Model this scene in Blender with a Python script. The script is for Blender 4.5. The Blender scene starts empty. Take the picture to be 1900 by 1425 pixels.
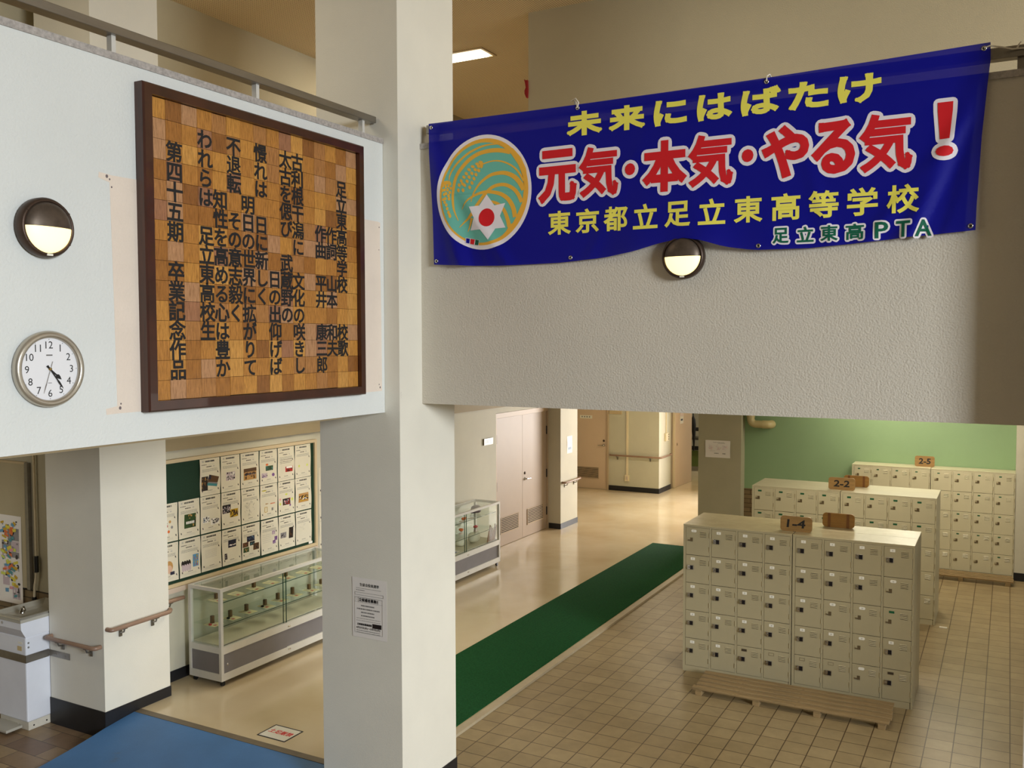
import bpy, bmesh, math, random
from mathutils import Matrix, Vector
from mathutils.geometry import delaunay_2d_cdt
from math import sin, cos, pi, radians

SC = bpy.context.scene
COL = SC.collection
random.seed(7)

# ------------------------------------------------------------------ camera
YAW, PIT, ROL, FPX, HC = radians(28.466), radians(2.6865), radians(0.124), 1702.77, 3.24
_f = Vector((-sin(YAW) * cos(PIT), cos(YAW) * cos(PIT), -sin(PIT)))
_r = Vector((cos(YAW), sin(YAW), 0))
_d = _f.cross(_r)
_r2 = _r * cos(ROL) + _d * sin(ROL)
_d2 = -_r * sin(ROL) + _d * cos(ROL)
cam = bpy.data.cameras.new('camera')
cam.sensor_fit = 'HORIZONTAL'
cam.sensor_width = 36
cam.lens = 36 * FPX / 1900
cam.clip_start, cam.clip_end = .05, 200
camo = bpy.data.objects.new('camera', cam)
COL.objects.link(camo)
camo.matrix_world = Matrix(((_r2.x, -_d2.x, -_f.x, 0), (_r2.y, -_d2.y, -_f.y, 0), (_r2.z, -_d2.z, -_f.z, HC), (0, 0, 0, 1)))
SC.camera = camo

# ------------------------------------------------------------------ world, lights, exposure
SC.view_settings.view_transform = 'Standard'
SC.view_settings.look = 'None'
SC.view_settings.gamma = 1
SC.view_settings.use_curve_mapping = False
SC.view_settings.exposure = -0.2
W = bpy.data.worlds.new('world')
SC.world = W
W.use_nodes = True
bg = W.node_tree.nodes['Background']
bg.inputs[0].default_value = (.80, .90, 1, 1)
bg.inputs[1].default_value = .6
SC.cycles.max_bounces = 8
SC.cycles.diffuse_bounces = 4
SC.cycles.glossy_bounces = 3
SC.cycles.transparent_max_bounces = 16
SC.cycles.caustics_reflective = False
SC.cycles.caustics_refractive = False
SC.cycles.sample_clamp_indirect = 6


def area(name, loc, rot, sx, sy, power, col, spread=180):
    l = bpy.data.lights.new(name, 'AREA')
    l.shape = 'RECTANGLE'
    l.size, l.size_y = sx, sy
    l.energy = power
    l.color = col
    l.spread = radians(spread)
    o = bpy.data.objects.new(name, l)
    o.location = loc
    o.rotation_euler = rot
    COL.objects.link(o)
    return o


# daylight: the tall glazed side of the stair hall, the corridor's end windows, a clerestory over the lockers
area('hall_window_light', (16, -3.8, 6.5), (0, radians(74), radians(-20)), 5.0, 5.0, 4500, (.92, .97, 1))
area('corridor_window_light', (-2.4, 19.1, 1.6), (radians(-90), 0, 0), 4.2, 1.7, 720, (1, .96, .94))
area('upper_window_light', (4.5, 6.7, 4.7), (0, radians(118), 0), 2.2, 2.2, 100, (1, .95, .84))
area('clerestory_light', (-1.35, 14.27, 2.55), (radians(-90), 0, 0), 1.5, .4, 5, (1, .95, .86))
area('locker_side_fill_light', (5.8, 9.8, 1.7), (0, radians(90), 0), 2.0, 5.0, 80, (1, .97, .9))  # added fill for the locker sides, from the unseen entrance side
# fluorescent fittings on the ceilings, with unseen ones added to brighten porch and corridor
WARM = (1, .89, .68)
for i, (x, y, z, p) in enumerate([(-1.0, 6.9, 2.80, 30), (-1.4, 10.2, 2.80, 38), (-.7, 12.9, 2.80, 52), (-1.7, 13.8, 2.80, 16), (-5.5, 7.6, 2.80, 30), (-4.9, 6.6, 2.80, 12),
                                  (-5.5, 11.2, 2.80, 6), (-5.6, 16.4, 2.80, 34), (-5.7, 21.5, 2.80, 40), (-8.4, 3.9, 2.80, 9)]):
    area('fluorescent_and_fill_light', (x, y, z), (0, 0, 0), 1.2, .2, p, WARM)
for x, y, p in [(-5.6, 3.2, 34), (-2.0, 6.8, 7), (-5.6, 13, 50), (-5.75, 8.83, 46)]:
    area('fluorescent_and_fill_light', (x, y, 6.36), (0, 0, 0), 1.2, .2, p, WARM)


# ------------------------------------------------------------------ materials
def lin(c):
    return tuple(((v / 255) / 12.92 if v / 255 <= .04045 else ((v / 255 + .055) / 1.055) ** 2.4) for v in c)


def new_mat(name):
    m = bpy.data.materials.new(name)
    m.use_nodes = True
    nt = m.node_tree
    return m, nt, nt.nodes['Principled BSDF']


def N(nt, t, **kw):
    n = nt.nodes.new(t)
    for k, v in kw.items():
        if k.startswith('i_'):
            n.inputs[k[2:].replace('_', ' ')].default_value = v
        else:
            setattr(n, k, v)
    return n


def ramp(nt, stops, interp='LINEAR'):
    r = nt.nodes.new('ShaderNodeValToRGB')
    r.color_ramp.interpolation = interp
    e = r.color_ramp.elements
    while len(e) < len(stops):
        e.new(.5)
    for i, (p, c) in enumerate(stops):
        e[i].position = p
        e[i].color = (*c, 1) if len(c) == 3 else c
    return r


def M(name, rgb, rough=.6, metal=0, var=0, vscale=3, bump=0, bscale=150, coat=0, stain=None, sscale=4, samt=.62, spec=.5, stretch=(1, 1, 1)):
    """plain surface: soft mottling (var), grain (bump) and optional stains with a shape of their own"""
    m, nt, b = new_mat(name)
    c = lin(rgb)
    b.inputs['Base Color'].default_value = (*c, 1)
    b.inputs['Roughness'].default_value = rough
    b.inputs['Metallic'].default_value = metal
    b.inputs['Coat Weight'].default_value = coat
    b.inputs['Specular IOR Level'].default_value = spec
    L = nt.links.new
    if var or bump or stain:
        tc = N(nt, 'ShaderNodeTexCoord')
        mp = N(nt, 'ShaderNodeMapping')
        mp.inputs['Scale'].default_value = stretch
        L(tc.outputs['Object'], mp.inputs[0])
        src = None
        if var:
            n = N(nt, 'ShaderNodeTexNoise', i_Scale=vscale, i_Detail=5.0, i_Roughness=.6)
            L(mp.outputs[0], n.inputs['Vector'])
            r = ramp(nt, [(.3, tuple(x * (1 - var) for x in c)), (.7, tuple(min(1, x * (1 + var)) for x in c))])
            L(n.outputs[0], r.inputs[0])
            src = r.outputs[0]
        if stain:
            n2 = N(nt, 'ShaderNodeTexNoise', i_Scale=sscale, i_Detail=9.0, i_Roughness=.72, i_Distortion=.6)
            L(mp.outputs[0], n2.inputs['Vector'])
            r2 = ramp(nt, [(samt, (0, 0, 0)), (samt + .1, (1, 1, 1))])
            L(n2.outputs[0], r2.inputs[0])
            mx = N(nt, 'ShaderNodeMix', data_type='RGBA')
            L(r2.outputs[0], mx.inputs['Factor'])
            if src:
                L(src, mx.inputs[6])
            else:
                mx.inputs[6].default_value = (*c, 1)
            mx.inputs[7].default_value = (*lin(stain), 1)
            src = mx.outputs[2]
        if src:
            L(src, b.inputs['Base Color'])
        if bump:
            n3 = N(nt, 'ShaderNodeTexNoise', i_Scale=bscale, i_Detail=3.0)
            L(mp.outputs[0], n3.inputs['Vector'])
            bm = N(nt, 'ShaderNodeBump', i_Strength=bump, i_Distance=.004)
            L(n3.outputs[0], bm.inputs['Height'])
            L(bm.outputs[0], b.inputs['Normal'])
    return m


def M_emit(name, rgb, strength):
    m, nt, b = new_mat(name)
    b.inputs['Base Color'].default_value = (*lin(rgb), 1)
    b.inputs['Emission Color'].default_value = (*lin(rgb), 1)
    b.inputs['Emission Strength'].default_value = strength
    return m


def M_brick(name, c1, c2, mortar, w, h, msize, offset, axis, shift=(0, 0), rough=.5, bump=.4, vari=.1, grime=None):
    """tiles or bricks laid out in object space: axis picks the two coordinates used"""
    m, nt, b = new_mat(name)
    L = nt.links.new
    tc = N(nt, 'ShaderNodeTexCoord')
    sp = N(nt, 'ShaderNodeSeparateXYZ')
    cb = N(nt, 'ShaderNodeCombineXYZ')
    L(tc.outputs['Object'], sp.inputs[0])
    for k, a in enumerate(axis):
        ad = N(nt, 'ShaderNodeMath', operation='ADD')
        ad.inputs[1].default_value = shift[k]
        L(sp.outputs[a], ad.inputs[0])
        L(ad.outputs[0], cb.inputs[k])
    br = N(nt, 'ShaderNodeTexBrick', offset=offset, squash=1.0)
    br.inputs['Scale'].default_value = 1
    br.inputs['Mortar Size'].default_value = msize
    br.inputs['Mortar Smooth'].default_value = .1
    br.inputs['Brick Width'].default_value = w
    br.inputs['Row Height'].default_value = h
    br.inputs['Bias'].default_value = 0
    br.inputs['Color1'].default_value = (*lin(c1), 1)
    br.inputs['Color2'].default_value = (*lin(c2), 1)
    br.inputs['Mortar'].default_value = (*lin(mortar), 1)
    L(cb.outputs[0], br.inputs['Vector'])
    n = N(nt, 'ShaderNodeTexNoise', i_Scale=6.0, i_Detail=7.0, i_Roughness=.65)
    L(cb.outputs[0], n.inputs['Vector'])
    r = ramp(nt, [(.25, (1 - vari,) * 3), (.75, (1 + vari,) * 3)])
    L(n.outputs[0], r.inputs[0])
    mx = N(nt, 'ShaderNodeMix', data_type='RGBA', blend_type='MULTIPLY')
    mx.inputs['Factor'].default_value = 1
    L(br.outputs['Color'], mx.inputs[6])
    L(r.outputs[0], mx.inputs[7])
    out = mx.outputs[2]
    L(out, b.inputs['Base Color'])
    b.inputs['Roughness'].default_value = rough
    bm = N(nt, 'ShaderNodeBump', i_Strength=bump, i_Distance=.003, invert=True)
    L(br.outputs['Fac'], bm.inputs['Height'])
    L(bm.outputs[0], b.inputs['Normal'])
    return m


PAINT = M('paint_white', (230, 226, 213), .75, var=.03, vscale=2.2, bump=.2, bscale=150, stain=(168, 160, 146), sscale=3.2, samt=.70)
PAINT_B = M('paint_stucco', (212, 205, 191), .8, var=.03, vscale=1.6, bump=.9, bscale=95, stain=(170, 160, 142), sscale=2.7, samt=.73)
PAINT_L = M('paint_cool', (223, 226, 224), .75, var=.025, vscale=1.8, bump=.7, bscale=75, stain=(190, 188, 180), sscale=5, samt=.72)
PAINT_IN = M('paint_corridor', (198, 194, 176), .7, var=.04, vscale=2, bump=.3, bscale=110, stain=(170, 160, 132), sscale=3, samt=.68)
PAINT_UP = M('paint_upper', (186, 175, 146), .8, var=.03, vscale=1.3, bump=.5, bscale=120)
PEACH = M('paint_old_peach', (232, 218, 204), .8, var=.03, vscale=5, bump=.4, bscale=90, stain=(205, 186, 170), sscale=7, samt=.64)
GREEN_W = M('paint_green', (142, 171, 130), .7, var=.04, vscale=1.5, bump=.35, bscale=110)
BULK = M('paint_bulkhead_shaded', (158, 142, 110), .7, var=.04, vscale=2)  # beige darkened, with the shadow of the recess put into the colour
TERR = M('terrazzo', (172, 166, 162), .5, var=.28, vscale=55, bump=.3, bscale=70)
SKIRT = M('skirting_black', (26, 26, 30), .45, var=.3, vscale=6, stain=(70, 68, 66), sscale=9, samt=.68)
STEEL = M('steel_brushed', (150, 146, 140), .38, metal=1, var=.12, vscale=14, stretch=(1, .15, 1))
CHROME = M('chrome', (205, 205, 205), .16, metal=1)
ALU = M('aluminium', (216, 214, 208), .34, metal=.12, var=.03, vscale=9)
GREYP = M('panel_grey', (122, 118, 120), .55, var=.05, vscale=5)
BLACKP = M('plastic_black', (20, 20, 20), .4)
DOORP = M('door_paint', (174, 155, 136), .5, var=.03, vscale=2, stain=(170, 150, 126), sscale=3, samt=.7)
DOORF = M('door_frame_paint', (186, 164, 138), .5)
DARK = M('dark_gap', (24, 21, 16), .9)
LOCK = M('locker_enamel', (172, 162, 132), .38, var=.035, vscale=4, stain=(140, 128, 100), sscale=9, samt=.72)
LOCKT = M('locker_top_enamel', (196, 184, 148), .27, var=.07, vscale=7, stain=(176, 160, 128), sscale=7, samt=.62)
LOCKD = M('locker_inside_shade', (58, 50, 36), .8)  # shade of the hollow locker and its gaps, put into the colour
PLATE = M('plate_white', (238, 236, 226), .4)
PLATEG = M('plate_green', (24, 92, 60), .4)
LATCHD = M('latch_dark', (40, 38, 44), .3, metal=.5)
LATCHB = M('latch_brown', (112, 98, 74), .4, metal=.4)
INK = M('ink_black', (22, 20, 22), .6)
INKG = M('ink_grey', (120, 118, 116), .7)
INKL = M('ink_pale_grey', (178, 174, 168), .7)
PAPER = M('paper_laminated', (226, 219, 200), .16, var=.02, vscale=8, coat=.6)
PAPERM = M('paper_matt', (238, 232, 226), .6)
CARD = M('card_cream', (226, 220, 176), .6)
WOODF = M('frame_walnut', (62, 27, 12), .32, var=.35, vscale=5, stretch=(12, 1, 1), coat=.3)
WOODL = M('label_wood', (148, 115, 68), .5, var=.2, vscale=7, stretch=(1, 6, 9))
WOODD = M('label_wood_back', (146, 106, 48), .42, var=.16, vscale=7, stretch=(1, 6, 9))
BANDB = M('band_brown', (112, 68, 20), .5)
PALLET = M('pallet_wood', (142, 119, 82), .7, var=.28, vscale=5, stretch=(.7, 9, 9), stain=(72, 52, 28), sscale=5, samt=.60)
FELT = M('felt_green', (18, 50, 32), .95, var=.12, vscale=60)
BEIGEF = M('board_frame', (204, 184, 148), .5)
PINKT = M('board_tray', (206, 188, 172), .5)
RAILP = M('rail_pink_brown', (150, 120, 100), .34, var=.06, vscale=8)
FOUNT = M('fountain_enamel', (228, 231, 240), .35, var=.03, vscale=5, stain=(176, 170, 156), sscale=3, samt=.66)
BASIN = M('basin_grey', (176, 172, 160), .35, var=.06, vscale=6)
BRONZE = M('lamp_bronze', (74, 58, 48), .42, metal=.55, var=.25, vscale=12)
HOODM = M('lamp_hood', (92, 80, 70), .45, metal=.5, var=.25, vscale=18)
GLOWM = M_emit('lamp_glass_lit', (255, 228, 156), 2.2)
TUBEM = M_emit('fluorescent_lit', (255, 246, 224), 6.0)
CLOCKR = M('clock_rim', (190, 182, 168), .3, metal=.7, var=.03, vscale=4)
CLOCKF = M('clock_dial', (236, 236, 240), .5)
GOLD = M('brass', (170, 140, 80), .3, metal=.9)
REDC = M('cloth_red', (150, 22, 24), .7)
CORD = M('cord_white', (226, 220, 208), .7)
PVC = M('pipe_pvc', (196, 180, 132), .4, var=.05, vscale=5)
CONDUIT = M('conduit_cream', (226, 212, 182), .45)
BLUEF = M('ramp_blue', (70, 118, 172), .55, var=.10, vscale=2.2, bump=.2, bscale=160, stain=(84, 104, 124), sscale=2.4, samt=.60)
KERBM = M('kerb_stone', (176, 162, 136), .45, var=.1, vscale=4)
RIMM = M('ramp_edge', (112, 100, 82), .5, var=.1, vscale=8)
BLUES = M('sheet_blue', (60, 90, 140), .5)
WHITEP = M('white_porcelain', (226, 224, 206), .4, var=.06, vscale=20)
AMETH = M('amethyst', (84, 66, 92), .3, var=.4, vscale=30, bump=1, bscale=60)
STICK = M('wood_stick', (142, 100, 62), .5, var=.2, vscale=9, stretch=(6, 6, 1))
SEALB = M('seal_stone', (104, 78, 48), .35, var=.2, vscale=20)
FLAT = {k: M('print_' + k, c, .3) for k, c in dict(
    navy=(34, 36, 60), brown=(92, 64, 40), green=(52, 78, 44), tan=(186, 142, 84), blue=(84, 116, 150), purple=(118, 78, 140),
    yellow=(222, 206, 70), orange=(216, 110, 52), pink=(226, 150, 160), red=(180, 50, 48), teal=(70, 140, 150), grey=(140, 136, 138),
    lilac=(196, 178, 186), ochre=(202, 164, 34), lime=(212, 220, 96), dark=(38, 32, 34), skin=(214, 176, 150), sky=(92, 150, 190), white=(236, 232, 226)).items()}
TILE = M_brick('genkan_tile', (154, 136, 102), (143, 125, 92), (78, 60, 40), .2, .2, .0042, 0, (0, 1), (-.066 + 20, -.066 + 20), rough=.36, bump=.5, vari=.16)
PORCH = M_brick('porch_tile', (122, 96, 74), (162, 138, 102), (66, 52, 40), .4, .2, .003, .5, (0, 1), (20.1, 20.03), rough=.4, bump=.3, vari=.2)
BRICKX = M_brick('brick_wainscot', (132, 112, 80), (120, 100, 70), (52, 40, 26), .21, .069, .004, .5, (0, 2), (20, 20.0), rough=.5, bump=.6, vari=.12)


def floor_vinyl():
    m, nt, b = new_mat('floor_vinyl')
    L = nt.links.new
    tc = N(nt, 'ShaderNodeTexCoord')
    n = N(nt, 'ShaderNodeTexNoise', i_Scale=1.1, i_Detail=5.0, i_Roughness=.5, i_Distortion=.3)
    L(tc.outputs['Object'], n.inputs['Vector'])
    r = ramp(nt, [(.3, lin((200, 180, 144))), (.5, lin((209, 191, 158))), (.75, lin((217, 201, 170)))])
    L(n.outputs[0], r.inputs[0])
    L(r.outputs[0], b.inputs['Base Color'])
    n2 = N(nt, 'ShaderNodeTexNoise', i_Scale=5.0, i_Detail=4.0)
    L(tc.outputs['Object'], n2.inputs['Vector'])
    r2 = ramp(nt, [(.3, (.10,) * 3), (.7, (.19,) * 3)])
    L(n2.outputs[0], r2.inputs[0])
    L(r2.outputs[0], b.inputs['Roughness'])
    return m


def mat_green():
    m, nt, b = new_mat('mat_green_ribbed')
    L = nt.links.new
    tc = N(nt, 'ShaderNodeTexCoord')
    wv = N(nt, 'ShaderNodeTexWave', bands_direction='Y', i_Scale=14.0, i_Distortion=.8, i_Detail=2.0)
    L(tc.outputs['Object'], wv.inputs['Vector'])
    n = N(nt, 'ShaderNodeTexNoise', i_Scale=70.0, i_Detail=4.0)
    L(tc.outputs['Object'], n.inputs['Vector'])
    ad = N(nt, 'ShaderNodeMath', operation='MULTIPLY_ADD')
    ad.inputs[1].default_value = .35
    L(wv.outputs['Fac'], ad.inputs[0])
    L(n.outputs[0], ad.inputs[2])
    r = ramp(nt, [(.3, lin((14, 54, 28))), (.9, lin((28, 84, 44)))])
    L(ad.outputs[0], r.inputs[0])
    L(r.outputs[0], b.inputs['Base Color'])
    b.inputs['Roughness'].default_value = .95
    b.inputs['Specular IOR Level'].default_value = .15
    bm = N(nt, 'ShaderNodeBump', i_Strength=.6, i_Distance=.004)
    L(ad.outputs[0], bm.inputs['Height'])
    L(bm.outputs[0], b.inputs['Normal'])
    return m


def ceiling_board():
    """perforated acoustic board: a grid of small dark holes"""
    m, nt, b = new_mat('perforated_board')
    L = nt.links.new
    tc = N(nt, 'ShaderNodeTexCoord')
    sp = N(nt, 'ShaderNodeSeparateXYZ')
    L(tc.outputs['Object'], sp.inputs[0])
    sq = []
    for a in (0, 1):
        ml = N(nt, 'ShaderNodeMath', operation='MULTIPLY')
        ml.inputs[1].default_value = 1 / .024
        L(sp.outputs[a], ml.inputs[0])
        fr = N(nt, 'ShaderNodeMath', operation='FRACT')
        L(ml.outputs[0], fr.inputs[0])
        sb = N(nt, 'ShaderNodeMath', operation='SUBTRACT')
        sb.inputs[1].default_value = .5
        L(fr.outputs[0], sb.inputs[0])
        p = N(nt, 'ShaderNodeMath', operation='MULTIPLY')
        L(sb.outputs[0], p.inputs[0])
        L(sb.outputs[0], p.inputs[1])
        sq.append(p)
    ad = N(nt, 'ShaderNodeMath', operation='ADD')
    L(sq[0].outputs[0], ad.inputs[0])
    L(sq[1].outputs[0], ad.inputs[1])
    lt = N(nt, 'ShaderNodeMath', operation='LESS_THAN')
    lt.inputs[1].default_value = .085
    L(ad.outputs[0], lt.inputs[0])
    mx = N(nt, 'ShaderNodeMix', data_type='RGBA')
    mx.inputs[6].default_value = (*lin((238, 222, 192)), 1)
    mx.inputs[7].default_value = (*lin((156, 130, 96)), 1)
    L(lt.outputs[0], mx.inputs['Factor'])
    L(mx.outputs[2], b.inputs['Base Color'])
    b.inputs['Roughness'].default_value = .8
    return m


def glass(name, tint):
    m, nt, b = new_mat(name)
    nt.nodes.remove(b)
    L = nt.links.new
    out = nt.nodes['Material Output']
    tr = N(nt, 'ShaderNodeBsdfTransparent')
    tr.inputs[0].default_value = (*tint, 1)
    gl = N(nt, 'ShaderNodeBsdfGlossy')
    gl.inputs['Roughness'].default_value = .02
    fr = N(nt, 'ShaderNodeFresnel')
    fr.inputs[0].default_value = 1.5
    mx = N(nt, 'ShaderNodeMixShader')
    geo = N(nt, 'ShaderNodeNewGeometry')
    fm = N(nt, 'ShaderNodeMath', operation='SUBTRACT', use_clamp=True)
    L(fr.outputs[0], fm.inputs[0])
    L(geo.outputs['Backfacing'], fm.inputs[1])
    L(fm.outputs[0], mx.inputs[0])
    L(tr.outputs[0], mx.inputs[1])
    L(gl.outputs[0], mx.inputs[2])
    L(mx.outputs[0], out.inputs[0])
    return m


def mosaic():
    m, nt, b = new_mat('wood_mosaic')
    L = nt.links.new
    geo = N(nt, 'ShaderNodeNewGeometry')
    r = ramp(nt, [(0, lin((140, 90, 42))), (.08, lin((158, 104, 46))), (.24, lin((176, 120, 54))), (.42, lin((188, 132, 60))), (.58, lin((196, 142, 70))),
                  (.72, lin((168, 116, 64))), (.84, lin((178, 132, 92))), (.93, lin((156, 108, 76))), (1, lin((196, 140, 60)))], 'CONSTANT')
    L(geo.outputs['Random Per Island'], r.inputs[0])
    tc = N(nt, 'ShaderNodeTexCoord')
    mp = N(nt, 'ShaderNodeMapping')
    mp.inputs['Scale'].default_value = (1, 60, 7)
    L(tc.outputs['Object'], mp.inputs[0])
    n = N(nt, 'ShaderNodeTexNoise', i_Scale=2.2, i_Detail=8.0, i_Roughness=.7)
    L(mp.outputs[0], n.inputs['Vector'])
    r2 = ramp(nt, [(.30, (.55, .46, .38)), (.50, (1, 1, 1)), (.66, (1.3, 1.3, 1.34))])
    L(n.outputs[0], r2.inputs[0])
    mx = N(nt, 'ShaderNodeMix', data_type='RGBA', blend_type='MULTIPLY')
    mx.inputs['Factor'].default_value = 1
    L(r.outputs[0], mx.inputs[6])
    L(r2.outputs[0], mx.inputs[7])
    L(mx.outputs[2], b.inputs['Base Color'])
    b.inputs['Roughness'].default_value = .3
    bm = N(nt, 'ShaderNodeBump', i_Strength=.5, i_Distance=.002)
    L(n.outputs[0], bm.inputs['Height'])
    L(bm.outputs[0], b.inputs['Normal'])
    return m


def cloth(name, rgb, trans=.25, rough=.6, clear=0):
    m, nt, b = new_mat(name)
    L = nt.links.new
    b.inputs['Base Color'].default_value = (*lin(rgb), 1)
    b.inputs['Roughness'].default_value = rough
    b.inputs['Specular IOR Level'].default_value = .25
    if trans:
        t = N(nt, 'ShaderNodeBsdfTranslucent')
        t.inputs[0].default_value = (*lin(rgb), 1)
        mx = N(nt, 'ShaderNodeMixShader')
        mx.inputs[0].default_value = trans
        L(b.outputs[0], mx.inputs[1])
        L(t.outputs[0], mx.inputs[2])
        src = mx.outputs[0]
        if clear:
            tp = N(nt, 'ShaderNodeBsdfTransparent')
            m2 = N(nt, 'ShaderNodeMixShader')
            m2.inputs[0].default_value = clear
            L(src, m2.inputs[1])
            L(tp.outputs[0], m2.inputs[2])
            src = m2.outputs[0]
        L(src, nt.nodes['Material Output'].inputs[0])
    return m


VINYL, MATG, CEILB, GLASS, MOSAIC = floor_vinyl(), mat_green(), ceiling_board(), glass('case_glass', (.965, .985, .97)), mosaic()
GLASSE = M('glass_edge', (30, 66, 52), .15)


# ------------------------------------------------------------------ mesh builder
class MB:
    def __init__(s):
        s.v, s.f, s.mi, s.sm = [], [], [], []

    def add(s, vs, fs, mi=0, smooth=False):
        k = len(s.v)
        s.v += [Vector(v) for v in vs]
        for f in fs:
            s.f.append([i + k for i in f])
            s.mi.append(mi)
            s.sm.append(smooth)
        return s

    def box(s, x0, x1, y0, y1, z0, z1, mi=0, bev=0):
        if bev:
            bm = bmesh.new()
            bmesh.ops.create_cube(bm, size=1)
            for v in bm.verts:
                v.co = Vector((x0 + (v.co.x + .5) * (x1 - x0), y0 + (v.co.y + .5) * (y1 - y0), z0 + (v.co.z + .5) * (z1 - z0)))
            bmesh.ops.bevel(bm, geom=list(bm.edges), offset=bev, segments=2, profile=.5, affect='EDGES')
            bm.verts.index_update()
            s.add([v.co.copy() for v in bm.verts], [[v.index for v in f.verts] for f in bm.faces], mi)
            bm.free()
            return s
        return s.add([(x0, y0, z0), (x1, y0, z0), (x1, y1, z0), (x0, y1, z0), (x0, y0, z1), (x1, y0, z1), (x1, y1, z1), (x0, y1, z1)],
                     [(0, 3, 2, 1), (4, 5, 6, 7), (0, 1, 5, 4), (1, 2, 6, 5), (2, 3, 7, 6), (3, 0, 4, 7)], mi)

    def tube(s, pts, r, seg=12, mi=0, caps=True):
        pts = [Vector(p) for p in pts]
        rings = []
        n = None
        for i, p in enumerate(pts):
            a = (pts[min(i + 1, len(pts) - 1)] - pts[max(i - 1, 0)]).normalized()
            if n is None:
                n = a.orthogonal().normalized()
            n = (n - a * n.dot(a)).normalized()
            b = a.cross(n)
            rr = r[i] if isinstance(r, (list, tuple)) else r
            rings.append([p + n * (rr * cos(2 * pi * k / seg)) + b * (rr * sin(2 * pi * k / seg)) for k in range(seg)])
        vs = [q for g in rings for q in g]
        fs = [(i * seg + k, i * seg + (k + 1) % seg, (i + 1) * seg + (k + 1) % seg, (i + 1) * seg + k) for i in range(len(pts) - 1) for k in range(seg)]
        s.add(vs, fs, mi, True)
        if caps:
            m = len(pts) - 1
            s.add(rings[0], [list(range(seg))[::-1]], mi)
            s.add(rings[m], [list(range(seg))], mi)
        return s

    def prism(s, poly, fr, d0, d1, mi=0, mi_side=None):
        """polygon (2-D, counter-clockwise seen along -n) extruded from depth d0 to d1 along the frame's normal"""
        n = len(poly)
        a = [fr(u, v, d0) for u, v in poly]
        b = [fr(u, v, d1) for u, v in poly]
        s.add(a, [list(range(n))[::-1]], mi)
        s.add(b, [list(range(n))], mi)
        s.add(a + b, [(i, (i + 1) % n, n + (i + 1) % n, n + i) for i in range(n)], mi if mi_side is None else mi_side)
        return s

    def lathe(s, prof, fr, seg=32, a0=0, a1=2 * pi, mi=0):
        """profile of (radius, depth) turned about the frame's normal"""
        full = abs(a1 - a0 - 2 * pi) < 1e-6
        cols = seg if full else seg + 1
        vs = [fr(r * cos(a0 + (a1 - a0) * k / seg), r * sin(a0 + (a1 - a0) * k / seg), d) for r, d in prof for k in range(cols)]
        fs = []
        for i in range(len(prof) - 1):
            for k in range(seg):
                k2 = (k + 1) % cols
                fs.append((i * cols + k, i * cols + k2, (i + 1) * cols + k2, (i + 1) * cols + k))
        return s.add(vs, fs, mi, True)

    def mesh(s, name, mats, origin=(0, 0, 0)):
        me = bpy.data.meshes.new(name)
        o = Vector(origin)
        me.from_pydata([tuple(v - o) for v in s.v], [], s.f)
        for m in mats:
            me.materials.append(m)
        me.polygons.foreach_set('material_index', s.mi)
        me.polygons.foreach_set('use_smooth', s.sm)
        me.update()
        return me

    def center(s):
        xs, ys, zs = [v.x for v in s.v], [v.y for v in s.v], [v.z for v in s.v]
        return Vector(((min(xs) + max(xs)) / 2, (min(ys) + max(ys)) / 2, min(zs)))

    def part(s, name, mats, parent):
        """a part of a thing, drawn in world coordinates"""
        if not isinstance(mats, (list, tuple)):
            mats = [mats]
        c = s.center()
        o = bpy.data.objects.new(name, s.mesh(name, mats, c))
        COL.objects.link(o)
        o.parent = parent
        w = Vector((0, 0, 0))
        p = parent
        while p:
            w += p.location
            p = p.parent
        o.location = c - w
        return o

    def thing(s, name, mats, label, cat, group=None, origin=None):
        if not isinstance(mats, (list, tuple)):
            mats = [mats]
        c = s.center() if origin is None else Vector(origin)
        o = bpy.data.objects.new(name, s.mesh(name, mats, c))
        COL.objects.link(o)
        o.location = c
        return tag(o, label, cat, group)

    def struct(s, name, mats, parent=None):
        if not isinstance(mats, (list, tuple)):
            mats = [mats]
        o = bpy.data.objects.new(name, s.mesh(name, mats))
        COL.objects.link(o)
        if parent:
            o.parent = parent
        else:
            o['kind'] = 'structure'
        return o


def tag(o, label, cat, group=None):
    o['label'], o['category'] = label, cat
    if group:
        o['group'] = group
    return o


def root(name, loc, label, cat, group=None):
    o = bpy.data.objects.new(name, None)
    o.empty_display_size = .1
    COL.objects.link(o)
    o.location = loc
    return tag(o, label, cat, group)


def frame(o, u, v, n):
    o, u, v, n = Vector(o), Vector(u), Vector(v), Vector(n)
    return lambda a, b, d=0: o + u * a + v * b + n * d


def facing_south(x, y, z):       # a face looking back at the hall (-Y): u to +X, v up
    return frame((x, y, z), (1, 0, 0), (0, 0, 1), (0, -1, 0))


def facing_east(x, y, z):        # a face looking to +X: u to +Y, v up
    return frame((x, y, z), (0, 1, 0), (0, 0, 1), (1, 0, 0))


def rrect(x0, x1, y0, y1, r, k=4):
    p = []
    for cx, cy, a in ((x1 - r, y0 + r, -90), (x1 - r, y1 - r, 0), (x0 + r, y1 - r, 90), (x0 + r, y0 + r, 180)):
        for i in range(k + 1):
            t = radians(a + 90 * i / k)
            p.append((cx + r * cos(t), cy + r * sin(t)))
    return p


def circ(cx, cy, rx, ry=None, k=24):
    ry = rx if ry is None else ry
    return [(cx + rx * cos(2 * pi * i / k), cy + ry * sin(2 * pi * i / k)) for i in range(k)]


_tc = {}


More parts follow.
